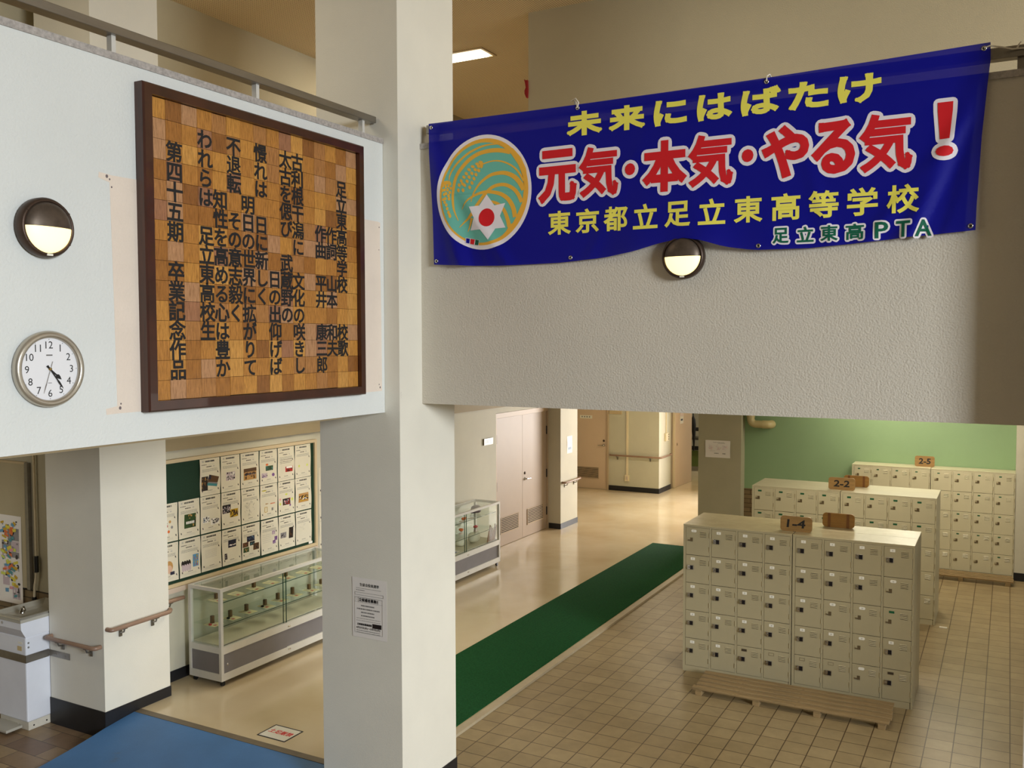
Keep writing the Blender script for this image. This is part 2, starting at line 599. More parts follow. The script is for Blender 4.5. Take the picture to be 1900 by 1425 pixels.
def text2d(body, off=0.0, shear=0.0):
    """flat filled lettering in em units: (points, faces, bounding box)"""
    key = (body, round(off, 4), shear)
    if key not in _tc:
        c = bpy.data.curves.new('lettering', 'FONT')
        c.body = body
        c.offset = off
        c.shear = shear
        c.resolution_u = 3
        o = bpy.data.objects.new('lettering', c)
        COL.objects.link(o)
        bpy.context.view_layer.update()
        dg = bpy.context.evaluated_depsgraph_get()
        me = bpy.data.meshes.new_from_object(o.evaluated_get(dg))
        pts = [(v.co.x, v.co.y) for v in me.vertices]
        fs = [list(p.vertices) for p in me.polygons]
        bpy.data.objects.remove(o)
        bpy.data.curves.remove(c)
        bpy.data.meshes.remove(me)
        xs, ys = [p[0] for p in pts], [p[1] for p in pts]
        _tc[key] = (pts, fs, (min(xs), max(xs), min(ys), max(ys)))
    return _tc[key]


def put_text(mb, body, fr, cx, cy, w=None, h=None, off=0.0, d=.001, mi=0, shear=0.0, rot=0):
    """lettering fitted by its own bounding box to width w and/or height h, centred on (cx, cy) of a frame"""
    pts, fs, (x0, x1, y0, y1) = text2d(body, 0, shear)
    sx = w / (x1 - x0) if w else h / (y1 - y0)
    sy = h / (y1 - y0) if h else sx
    c, s = cos(rot), sin(rot)
    q = []
    for x, y in pts:
        a, b = (x - (x0 + x1) / 2) * sx, (y - (y0 + y1) / 2) * sy
        q.append((cx + a * c - b * s, cy + a * s + b * c))
    if off:
        vo, fs = union2d([[q[i] for i in f] for f in fs] + fatten(q, fs, off * min(sx, sy), 6))
        q = [(v.x, v.y) for v in vo]
    mb.add([fr(a, b, d) for a, b in q], fs, mi)


def fatten(q, fs, grow, k=8, sharp=35):
    """extra pieces along every outer edge of a flat letter that thicken it by grow: square at sharp corners, round elsewhere"""
    cnt, out = {}, []
    for f in fs:
        for i in range(len(f)):
            e = (f[i], f[(i + 1) % len(f)])
            cnt.setdefault(tuple(sorted(e)), []).append(e)
    ed = [v[0] for v in cnt.values() if len(v) == 1]
    at = {}
    for a, b in ed:
        L = math.hypot(q[b][0] - q[a][0], q[b][1] - q[a][1]) or 1e-9
        d = ((q[b][0] - q[a][0]) / L, (q[b][1] - q[a][1]) / L)
        at.setdefault(a, []).append(d)
        at.setdefault(b, []).append(d)
    cs = cos(radians(sharp))
    corner = {v for v, ds in at.items() if len(ds) == 2 and ds[0][0] * ds[1][0] + ds[0][1] * ds[1][1] < cs} if sharp else set()
    for a, b in ed:
        (xa, ya), (xb, yb) = q[a], q[b]
        L = math.hypot(xb - xa, yb - ya)
        if L < 1e-7:
            continue
        ux, uy = (xb - xa) / L * grow, (yb - ya) / L * grow
        ea, eb = (1 if a in corner else 0), (1 if b in corner else 0)
        out.append([(xa - uy - ux * ea, ya + ux - uy * ea), (xb - uy + ux * eb, yb + ux + uy * eb), (xb + uy + ux * eb, yb - ux + uy * eb), (xa + uy - ux * ea, ya - ux - uy * ea)])
        if k and not ea:
            out.append(circ(xa, ya, grow, k=k))
    return out


def union2d(polys):
    """one flat sheet of triangles out of overlapping convex pieces: (points, triangles)"""
    pts, ed, bb = [], [], []
    for p in polys:
        n0 = len(pts)
        pts += [Vector(v) for v in p]
        ed += [(n0 + i, n0 + (i + 1) % len(p)) for i in range(len(p))]
        bb.append((min(v[0] for v in p), max(v[0] for v in p), min(v[1] for v in p), max(v[1] for v in p), p))
    vo, eo, fo, _, _, _ = delaunay_2d_cdt(pts, ed, [], 0, 1e-5)
    keep = []
    for f in fo:
        x, y = sum(vo[i].x for i in f) / len(f), sum(vo[i].y for i in f) / len(f)
        for x0, x1, y0, y1, p in bb:
            if x0 <= x <= x1 and y0 <= y <= y1:
                c, j = False, len(p) - 1
                for i in range(len(p)):
                    if (p[i][1] > y) != (p[j][1] > y) and x < (p[j][0] - p[i][0]) * (y - p[i][1]) / (p[j][1] - p[i][1]) + p[i][0]:
                        c = not c
                    j = i
                if c:
                    keep.append(f)
                    break
    return vo, keep


def put_em(mb, ch, fr, cx, cy, size, grow=0.0, d=.001, mi=0, sx=1.0):
    """one full-width character centred on its em square, thickened by grow"""
    pts, fs, bb = text2d(ch, 0)
    q = [(cx + (x - .5) * size * sx, cy + (y - .38) * size) for x, y in pts]
    if grow:
        vo, fo = union2d([[q[i] for i in f] for f in fs] + fatten(q, fs, grow, 6))
        mb.add([fr(v.x, v.y, d) for v in vo], fo, mi)
    else:
        mb.add([fr(x, y, d) for x, y in q], fs, mi)


def bezel(mb, fr, u0, u1, v0, v1, w, d0, d1, mi=0, bev=0):
    """a picture frame's four mitred sides as one closed ring"""
    o = [(u0, v0), (u1, v0), (u1, v1), (u0, v1)]
    i = [(u0 + w, v0 + w), (u1 - w, v0 + w), (u1 - w, v1 - w), (u0 + w, v1 - w)]
    vs = [fr(a, b, d0) for a, b in o] + [fr(a, b, d1 - bev) for a, b in o] + [fr(a + (bev if k in (0, 3) else -bev), b + (bev if k < 2 else -bev), d1) for k, (a, b) in enumerate(o)] \
        + [fr(a, b, d1) for a, b in i] + [fr(a, b, d0) for a, b in i]
    fs = []
    for r in range(4):
        for k in range(4):
            fs.append((r * 4 + k, r * 4 + (k + 1) % 4, (r + 1) * 4 + (k + 1) % 4, (r + 1) * 4 + k))
    fs += [(16 + k, 16 + (k + 1) % 4, (k + 1) % 4, k) for k in range(4)]
    mb.add(vs, fs, mi)


# ================================================================== the setting
ZB = .02          # level of the corridor floor; the tiled entrance is 0, the porch -.12
PC, PE = 2.85, 3.3   # underside and top of the upper storey's slab


def S(name, mats, *boxes):
    m = MB()
    for b in boxes:
        m.box(*b[:6], b[6] if len(b) > 6 else 0)
    return m.struct(name, mats)


S('floor', VINYL, (-9.4, -3.98, 5.40, 24, -.3, ZB), (-3.98, 8, 14.55, 24, -.3, ZB))
S('floor_genkan', TILE, (-3.915, 6, 5.33, 14.55, -.3, 0), (-3.915, 9.2, -4, 5.33, -.3, 0))
S('floor_porch', PORCH, (-9.4, -3.92, -4, 5.40, -.4, -.12))
S('trim_1', KERBM, (-3.985, -3.915, 5.75, 14.08, -.1, ZB + .004))
S('trim_2', RIMM, (-6.64, -4.30, 5.335, 5.405, -.1, ZB + .003))

# the blue ramp from the porch up to the corridor
m = MB()
ny = 14
prof = [(5.335, ZB), (5.2, .005), (5.04, -.015), (4.9, -.04), (4.7, -.07), (4.45, -.10), (4.2, -.118)]
xs = [-6.645, -6.4, -5.6, -4.6, -3.95]
vs, fs = [], []
for y, z in prof:
    for k, x in enumerate(xs):
        vs.append((x, y, z))
for i in range(len(prof) - 1):
    for k in range(len(xs) - 1):
        a = i * len(xs) + k
        fs.append((a, a + len(xs), a + len(xs) + 1, a + 1))
m.add(vs, fs, 0, True)
for x, sgn in ((xs[0], 0), (xs[-1], 1)):
    side = [(x, y, z) for y, z in prof] + [(x, y, -.119) for y, z in prof[::-1]]
    m.add(side, [list(range(len(side)))], 0)
m.struct('floor_ramp', BLUEF)

# square pillars
S('pillar', PAINT, (-4.29, -3.60, 5.055, 5.745, -.12, 6.4))
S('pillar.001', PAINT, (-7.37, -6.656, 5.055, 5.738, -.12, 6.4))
S('pillar.002', PAINT_IN, (-7.3, -6.695, 14.08, 14.77, 0, PC))
PAINT_SHADE = M('paint_shaded', (176, 170, 144), .75, var=.05, vscale=2.5, bump=.25, bscale=130, stain=(150, 140, 112), sscale=3, samt=.66)  # corridor paint darkened: the far pillar's shade is put into the colour
S('pillar.003', PAINT_SHADE, (-4.29, -3.615, 14.08, 14.78, 0, PC))
S('pillar.004', PAINT_IN, (.105, .85, 13.965, 14.6, 0, PC))
S('pillar.005', PAINT_B, (.10, .80, 5.14, 5.32, 0, 6.4))

# mezzanine parapets with terrazzo copings
m = MB()
m.box(-4.08, -3.722, -4, 5.053, 2.757, 3.35)
m.box(-3.90, -3.722, -4, 5.053, 3.35, 4.56)
fe = facing_east(-3.722, 0, 0)
patch = [(2.935, 2.9), (2.87, 2.897), (2.868, 2.925), (2.93, 2.935), (2.925, 3.4), (2.915, 3.985), (2.855, 4.0), (2.858, 4.026), (2.93, 4.02), (3.2, 4.022), (4.0, 4.03), (4.99, 4.036),
         (5.018, 4.03), (5.012, 3.9), (5.02, 3.5), (5.022, 2.905), (4.5, 2.9)]
m.prism(patch[::-1], fe, -.001, .0012, 1)
for (u, v, r) in [(2.90, 4.012, .007), (2.915, 4.0, .004), (2.925, 3.965, .004), (2.945, 2.925, .007), (2.95, 2.945, .004), (5.0, 2.93, .006), (4.99, 2.95, .004), (5.005, 4.0, .004), (5.0, 3.85, .003)]:
    m.prism(circ(u, v, r, r * 1.2, 9), fe, .0012, .002, 2)
m.struct('wall_mezzanine', [PAINT_L, PEACH, M('paint_fleck', (116, 104, 106), .8)])
S('trim_3', TERR, (-3.93, -3.715, -4, 5.053, 4.56, 4.594))
S('trim_4', BEIGEF, (-4.16, -4.085, -4, 5.053, 2.70, 2.752))
m = MB()
m.box(-3.60, 9.2, 5.324, 5.50, 2.805, 4.56)
m.box(-3.60, 9.2, 5.40, 5.75, 2.85, 3.3)
m.struct('wall_banner', PAINT_B)
S('trim_5', TERR, (-3.60, 9.2, 5.312, 5.515, 4.56, 4.596))

# slabs, ceilings, outer walls
S('ceiling_lower', BULK, (-9.4, -4.08, -4, 5.40, PC, PE), (-9.4, 8, 5.75, 24, PC, PE), (-9.4, -4.29, 5.4, 5.75, PC, PE))
S('ceiling', CEILB, (-9.4, 9.2, -4, 24, 6.4, 6.6))
S('floor_upper', VINYL, (-7.1, 8, 5.76, 23.8, PE, PE + .02), (-7.7, -3.95, -4, 5.05, PE, PE + .02))
S('wall_corridor', PAINT_IN, (-7.12, -6.92, 5.738, 12.245, -.02, PC), (-7.12, -6.92, 12.245, 14.08, 2.125, PC))
S('trim_6', BULK, (-6.92, -6.86, 5.74, 14.08, 2.22, 2.60), (-6.92, -6.80, 8.0, 14.08, 2.60, 2.72))
S('wall_porch', PAINT_IN, (-9.4, -7.37, 5.35, 5.5, -.12, PC))
S('wall_brick', BRICKX, (-9.4, -7.37, 5.335, 5.35, -.12, .91))
S('wall_light_block', PAINT_IN, (3.2, 9.2, 5.34, 5.5, 0, 2.805))  # unseen wall added to keep part of the hall daylight off the lockers
S('wall_green', GREEN_W, (-3.615, .105, 14.30, 14.45, 0, PC), (.85, 6, 14.3, 14.45, 0, PC))
S('wall_brick.001', BRICKX, (-3.615, -1.98, 14.285, 14.30, 0, .93))
S('wall_far', PAINT_IN, (-9.4, -6.43, 18.33, 18.5, 0, PC), (-6.62, -6.43, 18.5, 19.09, 0, PC), (-5.0, 8, 19.2, 19.35, 0, PC), (-9.4, -4, 23.6, 23.8, 0, PC))
S('wall_upper_west', PAINT_UP, (-7.1, -6.9, 5.738, 24, PE, 6.4))
S('wall_upper_hall', PAINT_UP, (-7.9, -7.7, -4, 5.4, PE, 6.4))
S('wall_upper_north', PAINT_UP, (-4.15, 8, 8.0, 8.2, PE, 6.4), (-7.1, -4.15, 23.8, 24, PE, 6.4))
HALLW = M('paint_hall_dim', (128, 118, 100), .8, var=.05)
S('wall_south', HALLW, (-9.4, 9.2, -4.2, -4, -.4, 6.4))
S('wall_west', PAINT_UP, (-9.6, -9.4, -4, 24, -.4, 6.4))
S('wall_east', HALLW, (6, 6.2, 5.52, 14.6, -.4, 6.4), (8, 8.2, 14.5, 24, -.4, 6.4))

# skirtings
S('baseboard_pillar', SKIRT, (-4.296, -3.594, 5.049, 5.752, -.12, .113))
S('baseboard_porch', SKIRT, (-7.376, -6.65, 5.049, 5.744, -.12, .113))
S('baseboard_west', SKIRT, (-6.93, -6.91, 5.744, 12.20, ZB, .122))
S('baseboard_pier', SKIRT, (-6.915, -6.689, 14.074, 14.776, ZB, .113))
S('baseboard_far', SKIRT, (-7.56, -6.424, 18.32, 19.09, ZB, .125))
S('baseboard_east', SKIRT, (.099, .856, 13.958, 14.6, 0, .11))


# ------------------------------------------------------------------ doors
DOORQ = M('door_paint_far', (212, 188, 164), .5, var=.03, vscale=2)


def louvre(mb, fr, u0, u1, v0, v1, n, mi_blade, mi_gap, d=.0):
    mb.prism([(u0, v0), (u1, v0), (u1, v1), (u0, v1)], fr, d, d + .003, mi_gap)
    p = (v1 - v0) / n
    for k in range(n):
        v = v0 + p * (k + .1)
        mb.prism([(u0, v), (u1, v), (u1, v + p * .46), (u0, v + p * .46)], fr, d + .002, d + .013, mi_blade)
    bezel(mb, fr, u0 - .012, u1 + .012, v0 - .012, v1 + .012, .012, d, d + .012, mi_blade)


def leaf(parent, fr, u0, u1, v0, v1, handle_u, lv, sgn, hinges, paint=DOORP):
    m = MB()
    m.prism([(u0, v0), (u1, v0), (u1, v1), (u0, v1)], fr, -.04, .0)
    lf = m.part('door_leaf', paint, parent)
    m = MB()
    louvre(m, fr, *lv, 0, 1)
    m.part('louvre', [DOORF, DARK], lf)
    if handle_u is not None:
        m = MB()
        m.lathe([(.026, 0), (.026, .008), (.012, .012), (.010, .05), (0, .05)], lambda a, b, d: fr(handle_u + a, .985 + b, d), 16)
        m.tube([fr(handle_u, .985, .045), fr(handle_u + .05 * sgn, .985, .05), fr(handle_u + .125 * sgn, .98, .048)], .009, 10)
        m.part('handle', CHROME, lf)
        m = MB()
        m.lathe([(.024, 0), (.024, .008), (.014, .014), (0, .014)], lambda a, b, d: fr(handle_u, 1.08, 0) + (fr(a, b, d) - fr(0, 0, 0)), 16)
        m.part('lock', BRONZE, lf)
    for hu, hv in hinges:
        m = MB()
        m.tube([fr(hu, hv - .07, .006), fr(hu, hv + .07, .006)], .012, 8)
        m.part('hinge', BLACKP, lf)
    return lf


door1 = bpy.data.objects.new('door_1', None)
COL.objects.link(door1)
door1.location = (-6.95, 13.15, ZB)
door1['kind'] = 'structure'
fr = facing_east(-6.945, 0, 0)
m = MB()
m.box(-7.05, -6.925, 12.245, 12.275, ZB, 2.12)
m.box(-7.05, -6.925, 14.045, 14.078, ZB, 2.12)
m.box(-7.05, -6.925, 12.275, 14.045, 2.045, 2.12)
m.part('door_frame', DOORF, door1)
leaf(door1, fr, 12.28, 13.155, ZB + .006, 2.04, None, (12.42, 13.0, .22, .46, 9), 1, [(12.285, .33), (12.285, .98), (12.285, 1.72)])
leaf(door1, fr, 13.161, 14.04, ZB + .006, 2.04, 13.24, (13.33, 13.9, .22, .46, 9), 1, [(14.035, .33), (14.035, .98), (14.035, 1.72)])

door2 = bpy.data.objects.new('door_2', None)
COL.objects.link(door2)
door2.location = (-8.1, 18.31, ZB)
door2['kind'] = 'structure'
fr = facing_south(0, 18.318, 0)
m = MB()
m.box(-7.60, -7.565, 18.29, 18.33, ZB, 2.1)
m.box(-8.62, -8.585, 18.29, 18.33, ZB, 2.1)
m.box(-8.62, -7.565, 18.29, 18.33, 2.1, 2.14)
m.part('door_frame', DOORF, door2)
leaf(door2, fr, -8.58, -7.605, ZB + .006, 2.095, -7.675, (-8.42, -7.80, .255, .48, 9), -1, [(-8.575, .4), (-8.575, 1.7)], DOORQ)
m = MB()
m.prism(rrect(-8.24, -7.95, 1.55, 1.62, .004), fr, 0, .004, 0)
for k in range(4):
    m.prism([(-8.20 + k * .058, 1.572), (-8.172 + k * .058, 1.572), (-8.172 + k * .058, 1.60), (-8.20 + k * .058, 1.60)], fr, .004, .005, 1)
m.part('name_plate', [PLATE, INKG], door2)

# the half-open door of the far room
door3 = bpy.data.objects.new('door_3', None)
COL.objects.link(door3)
door3.location = (-6.39, 19.3, ZB)
door3['kind'] = 'structure'
m = MB()
m.box(-6.62, -6.425, 19.09, 19.2, ZB, 2.3)
m.part('door_jamb', M('jamb_grey', (150, 136, 120), .5), door3)
th = radians(-2)
o3 = Vector((-6.405, 19.24, 0))
u3 = Vector((sin(-th) * 1, cos(th), 0))
u3 = Vector((.034, .9994, 0))
n3 = Vector((.9994, -.034, 0))
fr3 = frame(o3, u3, (0, 0, 1), n3)
m = MB()
m.prism([(0, ZB + .004), (1.08, ZB + .004), (1.08, 2.1), (0, 2.1)], fr3, -.02, .02)
lf = m.part('door_leaf', DOORQ, door3)
m = MB()
m.prism([(-.035, ZB + .004), (-.003, ZB + .004), (-.003, 2.12), (-.035, 2.12)], fr3, -.03, .03)
m.part('door_edge', M('edge_cream', (214, 198, 172), .5), door3)
m = MB()
m.prism(rrect(.10, .15, .93, 1.0, .008), fr3, .02, .026, 0)
m.prism(rrect(.115, .135, .945, .985, .006), fr3, .026, .028, 1)
m.part('pull', [DOORF, DARK], lf)

# ------------------------------------------------------------------ ceiling light of the upper storey
t = root('ceiling_light', (-5.75, 8.83, 6.39), 'recessed twin tube fluorescent light lit in the perforated upper ceiling', 'ceiling light')
m = MB()
bezel(m, frame((0, 0, 6.4), (1, 0, 0), (0, 1, 0), (0, 0, -1)), -6.42, -5.06, 8.66, 9.0, .03, 0, .012)
m.part('trim_ring', BEIGEF, t)
m = MB()
m.box(-6.39, -5.09, 8.69, 8.97, 6.393, 6.397)
m.part('reflector', M_emit('reflector_lit', (255, 236, 200), 1.6), t)
for y in (8.775, 8.895):
    m = MB()
    m.tube([(-6.37, y, 6.378), (-5.11, y, 6.378)], .014, 10)
    m.part('tube', TUBEM, t)

# ================================================================== things on the mezzanine wall
# ---- school song board
t = root('song_board', (-3.722, 3.917, 2.9), 'large wooden board of mosaic tiles carved with a school song, in a dark walnut frame', 'wall board')
fb = facing_east(-3.722, 0, 0)
BU0, BU1, BV0, BV1 = 3.065, 4.775, 2.897, 4.487
m = MB()
bezel(m, fb, BU0, BU1, BV0, BV1, .052, .0, .062, 0, .008)
m.part('frame', WOODF, t)
m = MB()
iu0, iu1, iv0, iv1 = BU0 + .053, BU1 - .053, BV0 + .053, BV1 - .053
m.box(-3.720, -3.700, iu0 - .004, iu1 + .004, iv0 - .004, iv1 + .004, 1)
NCB, NRB = 16, 15
cw, ch = (iu1 - iu0) / NCB, (iv1 - iv0) / NRB
rb = random.Random(3)
for c in range(NCB):
    cj = rb.uniform(-.002, .002)
    for r in range(NRB):
        dz = rb.uniform(0, .004)
        g = .0009
        m.box(-3.700, -3.690 + dz * .4, iu0 + c * cw + g, iu0 + (c + 1) * cw - g, iv1 - (r + 1) * ch + g + cj, iv1 - r * ch - g + cj, 0)
song = {1: {2: '第四十五期', 8: '卒業記念作品'}, 3: {1: 'われらは', 6: '足立東高校生'}, 4: {4: '知性を高める心は豊か'}, 5: {1: '不退転', 5: 'その意志毅く'},
        6: {4: '明日の世界に拡がりて'}, 7: {1: '憬れは', 5: '日に新しく'}, 8: {8: '日の出仰げば'}, 9: {1: '太古を偲び', 7: '武蔵野の'},
        10: {1: '古利根干潟に', 8: '文化の咲きし'}, 12: {5: '作曲', 8: '平井', 11: '康三郎'}, 13: {5: '作詞', 8: '山本', 11: '和夫'}, 14: {2: '足立東高等学校', 11: '校歌'}}
for c, d in song.items():
    for r0, s in d.items():
        for k, chh in enumerate(s):
            kana = 0x3040 < ord(chh) < 0x30ff
            put_em(m, chh, fb, iu0 + (c + .5) * cw, iv1 - (r0 + k + .5) * ch, cw * (1.06 if not kana else 1.04), .0028, .0345, 2)
m.part('mosaic_panel', [MOSAIC, DARK, INK], t)


# ---- round bulkhead lamps
def bulkhead(loc, fr, label):
    t = root('wall_lamp', loc, label, 'wall lamp', 'bulkhead wall lamps')
    m = MB()
    m.lathe([(.0, 0), (.122, 0), (.129, .012), (.129, .042), (.122, .056), (.112, .060), (.110, .05)], fr, 48)
    for a in (35, 145, 215, 325):
        p = (.1175 * cos(radians(a)), .1175 * sin(radians(a)))
        m.prism(circ(p[0], p[1], .0042, k=10), fr, .05, .0605)
    m.prism(rrect(-.014, .014, -.122, -.113, .002), fr, .05, .0605, 1)
    b = m.part('housing', [BRONZE, PLATE], t)
    prof = [(.110 * cos(x), .046 + .046 * sin(x)) for x in [radians(a) for a in (0, 15, 30, 45, 60, 75, 90)]]
    m = MB()
    m.lathe(prof, fr, 30, pi, 2 * pi)
    m.part('lamp_glass', GLOWM, t)
    prof2 = [(.1115 * cos(x), .046 + .052 * sin(x)) for x in [radians(a) for a in (0, 15, 30, 45, 60, 75, 90)]]
    m = MB()
    m.lathe(prof2, fr, 30, 0, pi)
    rim = [(r, 0) for r, d in prof2]
    vs = [fr(r, 0, d) for r, d in prof2] + [fr(-r, 0, d) for r, d in prof2[::-1]]
    vs2 = [fr(r * .98, 0, d - .006) for r, d in prof2] + [fr(-r * .98, 0, d - .006) for r, d in prof2[::-1]]
    n = len(vs)
    m.add(vs + vs2, [(i, i + 1, n + i + 1, n + i) for i in range(n - 1)])
    m.part('hood', HOODM, t)


bulkhead((-3.722, 2.561, 3.735), frame((-3.722, 2.561, 3.735), (0, 1, 0), (0, 0, 1), (1, 0, 0)), 'round bronze half-hooded lamp lit on the pale wall above the clock')
bulkhead((-1.712, 5.324, 3.735), frame((-1.712, 5.324, 3.735), (1, 0, 0), (0, 0, 1), (0, -1, 0)), 'round bronze half-hooded lamp lit below the blue banner')

# ---- wall clock
t = root('wall_clock', (-3.722, 2.572, 2.955), 'round white wall clock with a pale metal rim and black numerals', 'clock')
fc = frame((-3.722, 2.572, 3.121), (0, 1, 0), (0, 0, 1), (1, 0, 0))
m = MB()
m.lathe([(.150, 0), (.166, .006), (.168, .022), (.160, .036), (.148, .040), (.138, .034), (.136, .022)], fc, 64)
m.part('rim', CLOCKR, t)
m = MB()
m.prism(circ(0, 0, .139, k=48), fc, .004, .020, 0)
for k in range(1, 13):
    a = radians(90 - 30 * k)
    put_text(m, str(k), fc, .106 * cos(a), .106 * sin(a), h=.0315, d=.0206, mi=1)
for k in range(60):
    a = radians(6 * k)
    if k % 5 == 0:
        m.prism(circ(.130 * cos(a), .130 * sin(a), .0017, k=8), fc, .02, .0206, 1)
m.prism(rrect(-.015, .015, .058, .064, .001), fc, .02, .0206, 2)
m.prism(rrect(-.009, .009, -.062, -.0595, .001), fc, .02, .0206, 2)
m.part('dial', [CLOCKF, INK, INKG], t)


def hand(name, ang, ln, wd, d, mat, tail=.02, spade=False):
    a = radians(90 - ang)
    c, s = cos(a), sin(a)
    pts = [(-tail, -wd / 2), (ln * .55, -wd / 2), (ln * .66, -wd * (1.5 if spade else .9)), (ln * .8, -wd * (1.2 if spade else .7)), (ln, 0), (ln * .8, wd * (1.2 if spade else .7)),
           (ln * .66, wd * (1.5 if spade else .9)), (ln * .55, wd / 2), (-tail, wd / 2)]
    m = MB()
    m.prism([(x * c - y * s, x * s + y * c) for x, y in pts], fc, d, d + .0015)
    m.part(name, mat, t)


hand('hour_hand', 131, .072, .006, .022, INK, spade=True)
hand('minute_hand', 145, .108, .0045, .0245, INK)
hand('second_hand', 198, .112, .0014, .027, INKG, tail=.035)
m = MB()
m.lathe([(.006, .02), (.006, .029), (0, .03)], fc, 16)
m.part('hub', GOLD, t)


# ---- flat metal handrails on the parapets
t = root('parapet_rail', (-3.805, 1.0, 4.594), 'flat brushed steel rail on short posts along the mezzanine parapet', 'handrail')
m = MB()
m.box(-3.845, -3.765, -3.9, 5.043, 4.700, 4.742, 0, .003)
m.part('rail', STEEL, t)
for y in (.1, 1.07, 2.045, 3.007, 3.962, 4.934):
    m = MB()
    m.box(-3.822, -3.788, y - .012, y + .012, 4.594, 4.700)
    m.part('post', ALU, t)
t = root('parapet_rail', (-1.7, 5.36, 4.596), 'flat steel rail over the end wall, mostly covered by the blue banner tied to it', 'handrail')
m = MB()
m.box(-3.56, .045, 5.335, 5.405, 4.665, 4.722, 0, .003)
m.part('rail', STEEL, t)
for x in (-3.50, -2.40, -1.23, .02):
    m = MB()
    m.box(x - .016, x + .016, 5.355, 5.387, 4.596, 4.665)
    m.part('post', STEEL, t)

# ================================================================== the blue banner
YBAN = 5.293
TOPC = [(-3.511, 4.718), (-3.322, 4.716), (-2.756, 4.713), (-2.383, 4.712), (-1.487, 4.715), (-1.242, 4.717), (-.683, 4.728), (-.117, 4.742)]
BOTC = [(-3.47, 3.762), (-3.195, 3.744), (-2.947, 3.734), (-2.516, 3.736), (-2.221, 3.754), (-2.009, 3.783), (-1.855, 3.822), (-1.712, 3.845), (-1.607, 3.828), (-1.463, 3.782), (-1.292, 3.755),
        (-.994, 3.752), (-.713, 3.767), (-.445, 3.787), (-.167, 3.802)]
LEFC = [(3.762, -3.47), (4.096, -3.48), (4.315, -3.492), (4.571, -3.503), (4.72, -3.511)]
RIGC = [(3.80, -.167), (3.93, -.164), (4.282, -.147), (4.549, -.125), (4.655, -.115), (4.742, -.117)]


def interp(c, x):
    if x <= c[0][0]:
        return c[0][1]
    for (a, p), (b, q) in zip(c, c[1:]):
        if x <= b:
            t = (x - a) / (b - a)
            return p + (q - p) * t
    return c[-1][1]


def fold(x, z):
    """how far the cloth stands off its plane"""
    h = max(0, min(1, (4.72 - z) / .95))
    g = lambda c, s: math.exp(-(c / s) ** 2)
    y = .010 * sin(x * 3.1 + .6) * h
    y += .022 * g((x + 3.40) + (z - 4.2) * .30, .055) * h ** .5 * (1 if z > 3.7 else 0)
    y -= .016 * g((x + 3.28) + (z - 4.2) * .34, .05) * h
    y += .012 * g((x + 3.1) + (z - 4.0) * .75, .05) * h
    y += .020 * g((x + .36) - (z - 4.1) * .42, .05) * h
    y -= .016 * g((x + .27) - (z - 4.1) * .34, .045) * h
    y += .014 * g((x + .55) - (z - 3.95) * .8, .05) * h
    y += .030 * g(x + 1.712, .30) * h ** 3 + .010 * sin((x + 1.7) * 14) * g(x + 1.712, .5) * h ** 4
    y += .006 * g((x + 2.1) - (z - 4.2) * .5, .04) * h + .006 * g((x + 1.0) + (z - 4.2) * .3, .04) * h
    return -max(y, -.012)


ban = MB()


def on_banner(build, layer, mi):
    """flat print (built in the plane y=0) cut on a fine grid and laid on the cloth"""
    t = MB()
    build(t)
    vo, fo = union2d([[(t.v[i].x, t.v[i].z) for i in f] for f in t.f])
    bm = bmesh.new()
    vv = [bm.verts.new((v.x, 0, v.y)) for v in vo]
    for f in fo:
        bm.faces.new([vv[i] for i in f])
    for v in [v for v in bm.verts if not v.link_faces]:
        bm.verts.remove(v)
    xs, zs = [v.co.x for v in bm.verts], [v.co.z for v in bm.verts]
    st = .02
    for lo, hi, no in ((min(xs), max(xs), (1, 0, 0)), (min(zs), max(zs), (0, 0, 1))):
        k = math.floor(lo / st) + 1
        while k * st < hi:
            bmesh.ops.bisect_plane(bm, geom=bm.verts[:] + bm.edges[:] + bm.faces[:], plane_co=Vector(no) * (k * st), plane_no=no)
            k += 1
    bm.normal_update()
    for f in bm.faces:
        if f.normal.y > 0:
            f.normal_flip()
    bm.verts.index_update()
    ban.add([(v.co.x, YBAN + fold(v.co.x, v.co.z) - .0010 * layer, v.co.z) for v in bm.verts], [[v.index for v in f.verts] for f in bm.faces], mi, True)
    bm.free()


FLATF = frame((0, 0, 0), (1, 0, 0), (0, 0, 1), (0, 0, 0))
# lettering: character, centre x, centre z, width, height (metres on the cloth)
ROW1 = [('未', -2.354, .235), ('来', -2.072, .23), ('に', -1.798, .205), ('は', -1.533, .205), ('ば', -1.268, .222), ('た', -1.006, .215), ('け', -.741, .222)]
ROW2 = [('元', -2.54, .265, .330, 4.283), ('気', -2.257, .262, .305, 4.286), ('・', -2.048, .066, .072, 4.279), ('本', -1.829, .270, .305, 4.278), ('気', -1.551, .262, .298, 4.286), ('・', -1.336, .066, .073, 4.292),
        ('や', -1.126, .257, .288, 4.293), ('る', -.869, .225, .288, 4.293), ('気', -.603, .262, .303, 4.293), ('！', -.318, .084, .279, 4.329)]
ROW3 = [('東', -2.528), ('京', -2.333), ('都', -2.141), ('立', -1.946), ('足', -1.744), ('立', -1.538), ('東', -1.33), ('高', -1.121), ('等', -.918), ('学', -.717), ('校', -.514)]
ROW4 = [('足', -1.146, .086), ('立', -1.013, .09), ('東', -.886, .089), ('高', -.753, .093), ('P', -.617, .066), ('T', -.51, .07), ('A', -.412, .078)]


def fit(ch, cx, cz, w, h, pad):
    pts, fs, (x0, x1, y0, y1) = text2d(ch, 0, 0)
    sx, sy = (w - 2 * pad) / (x1 - x0), (h - 2 * pad) / (y1 - y0)
    return [(cx + (x - (x0 + x1) / 2) * sx, cz + (y - (y0 + y1) / 2) * sy) for x, y in pts], fs


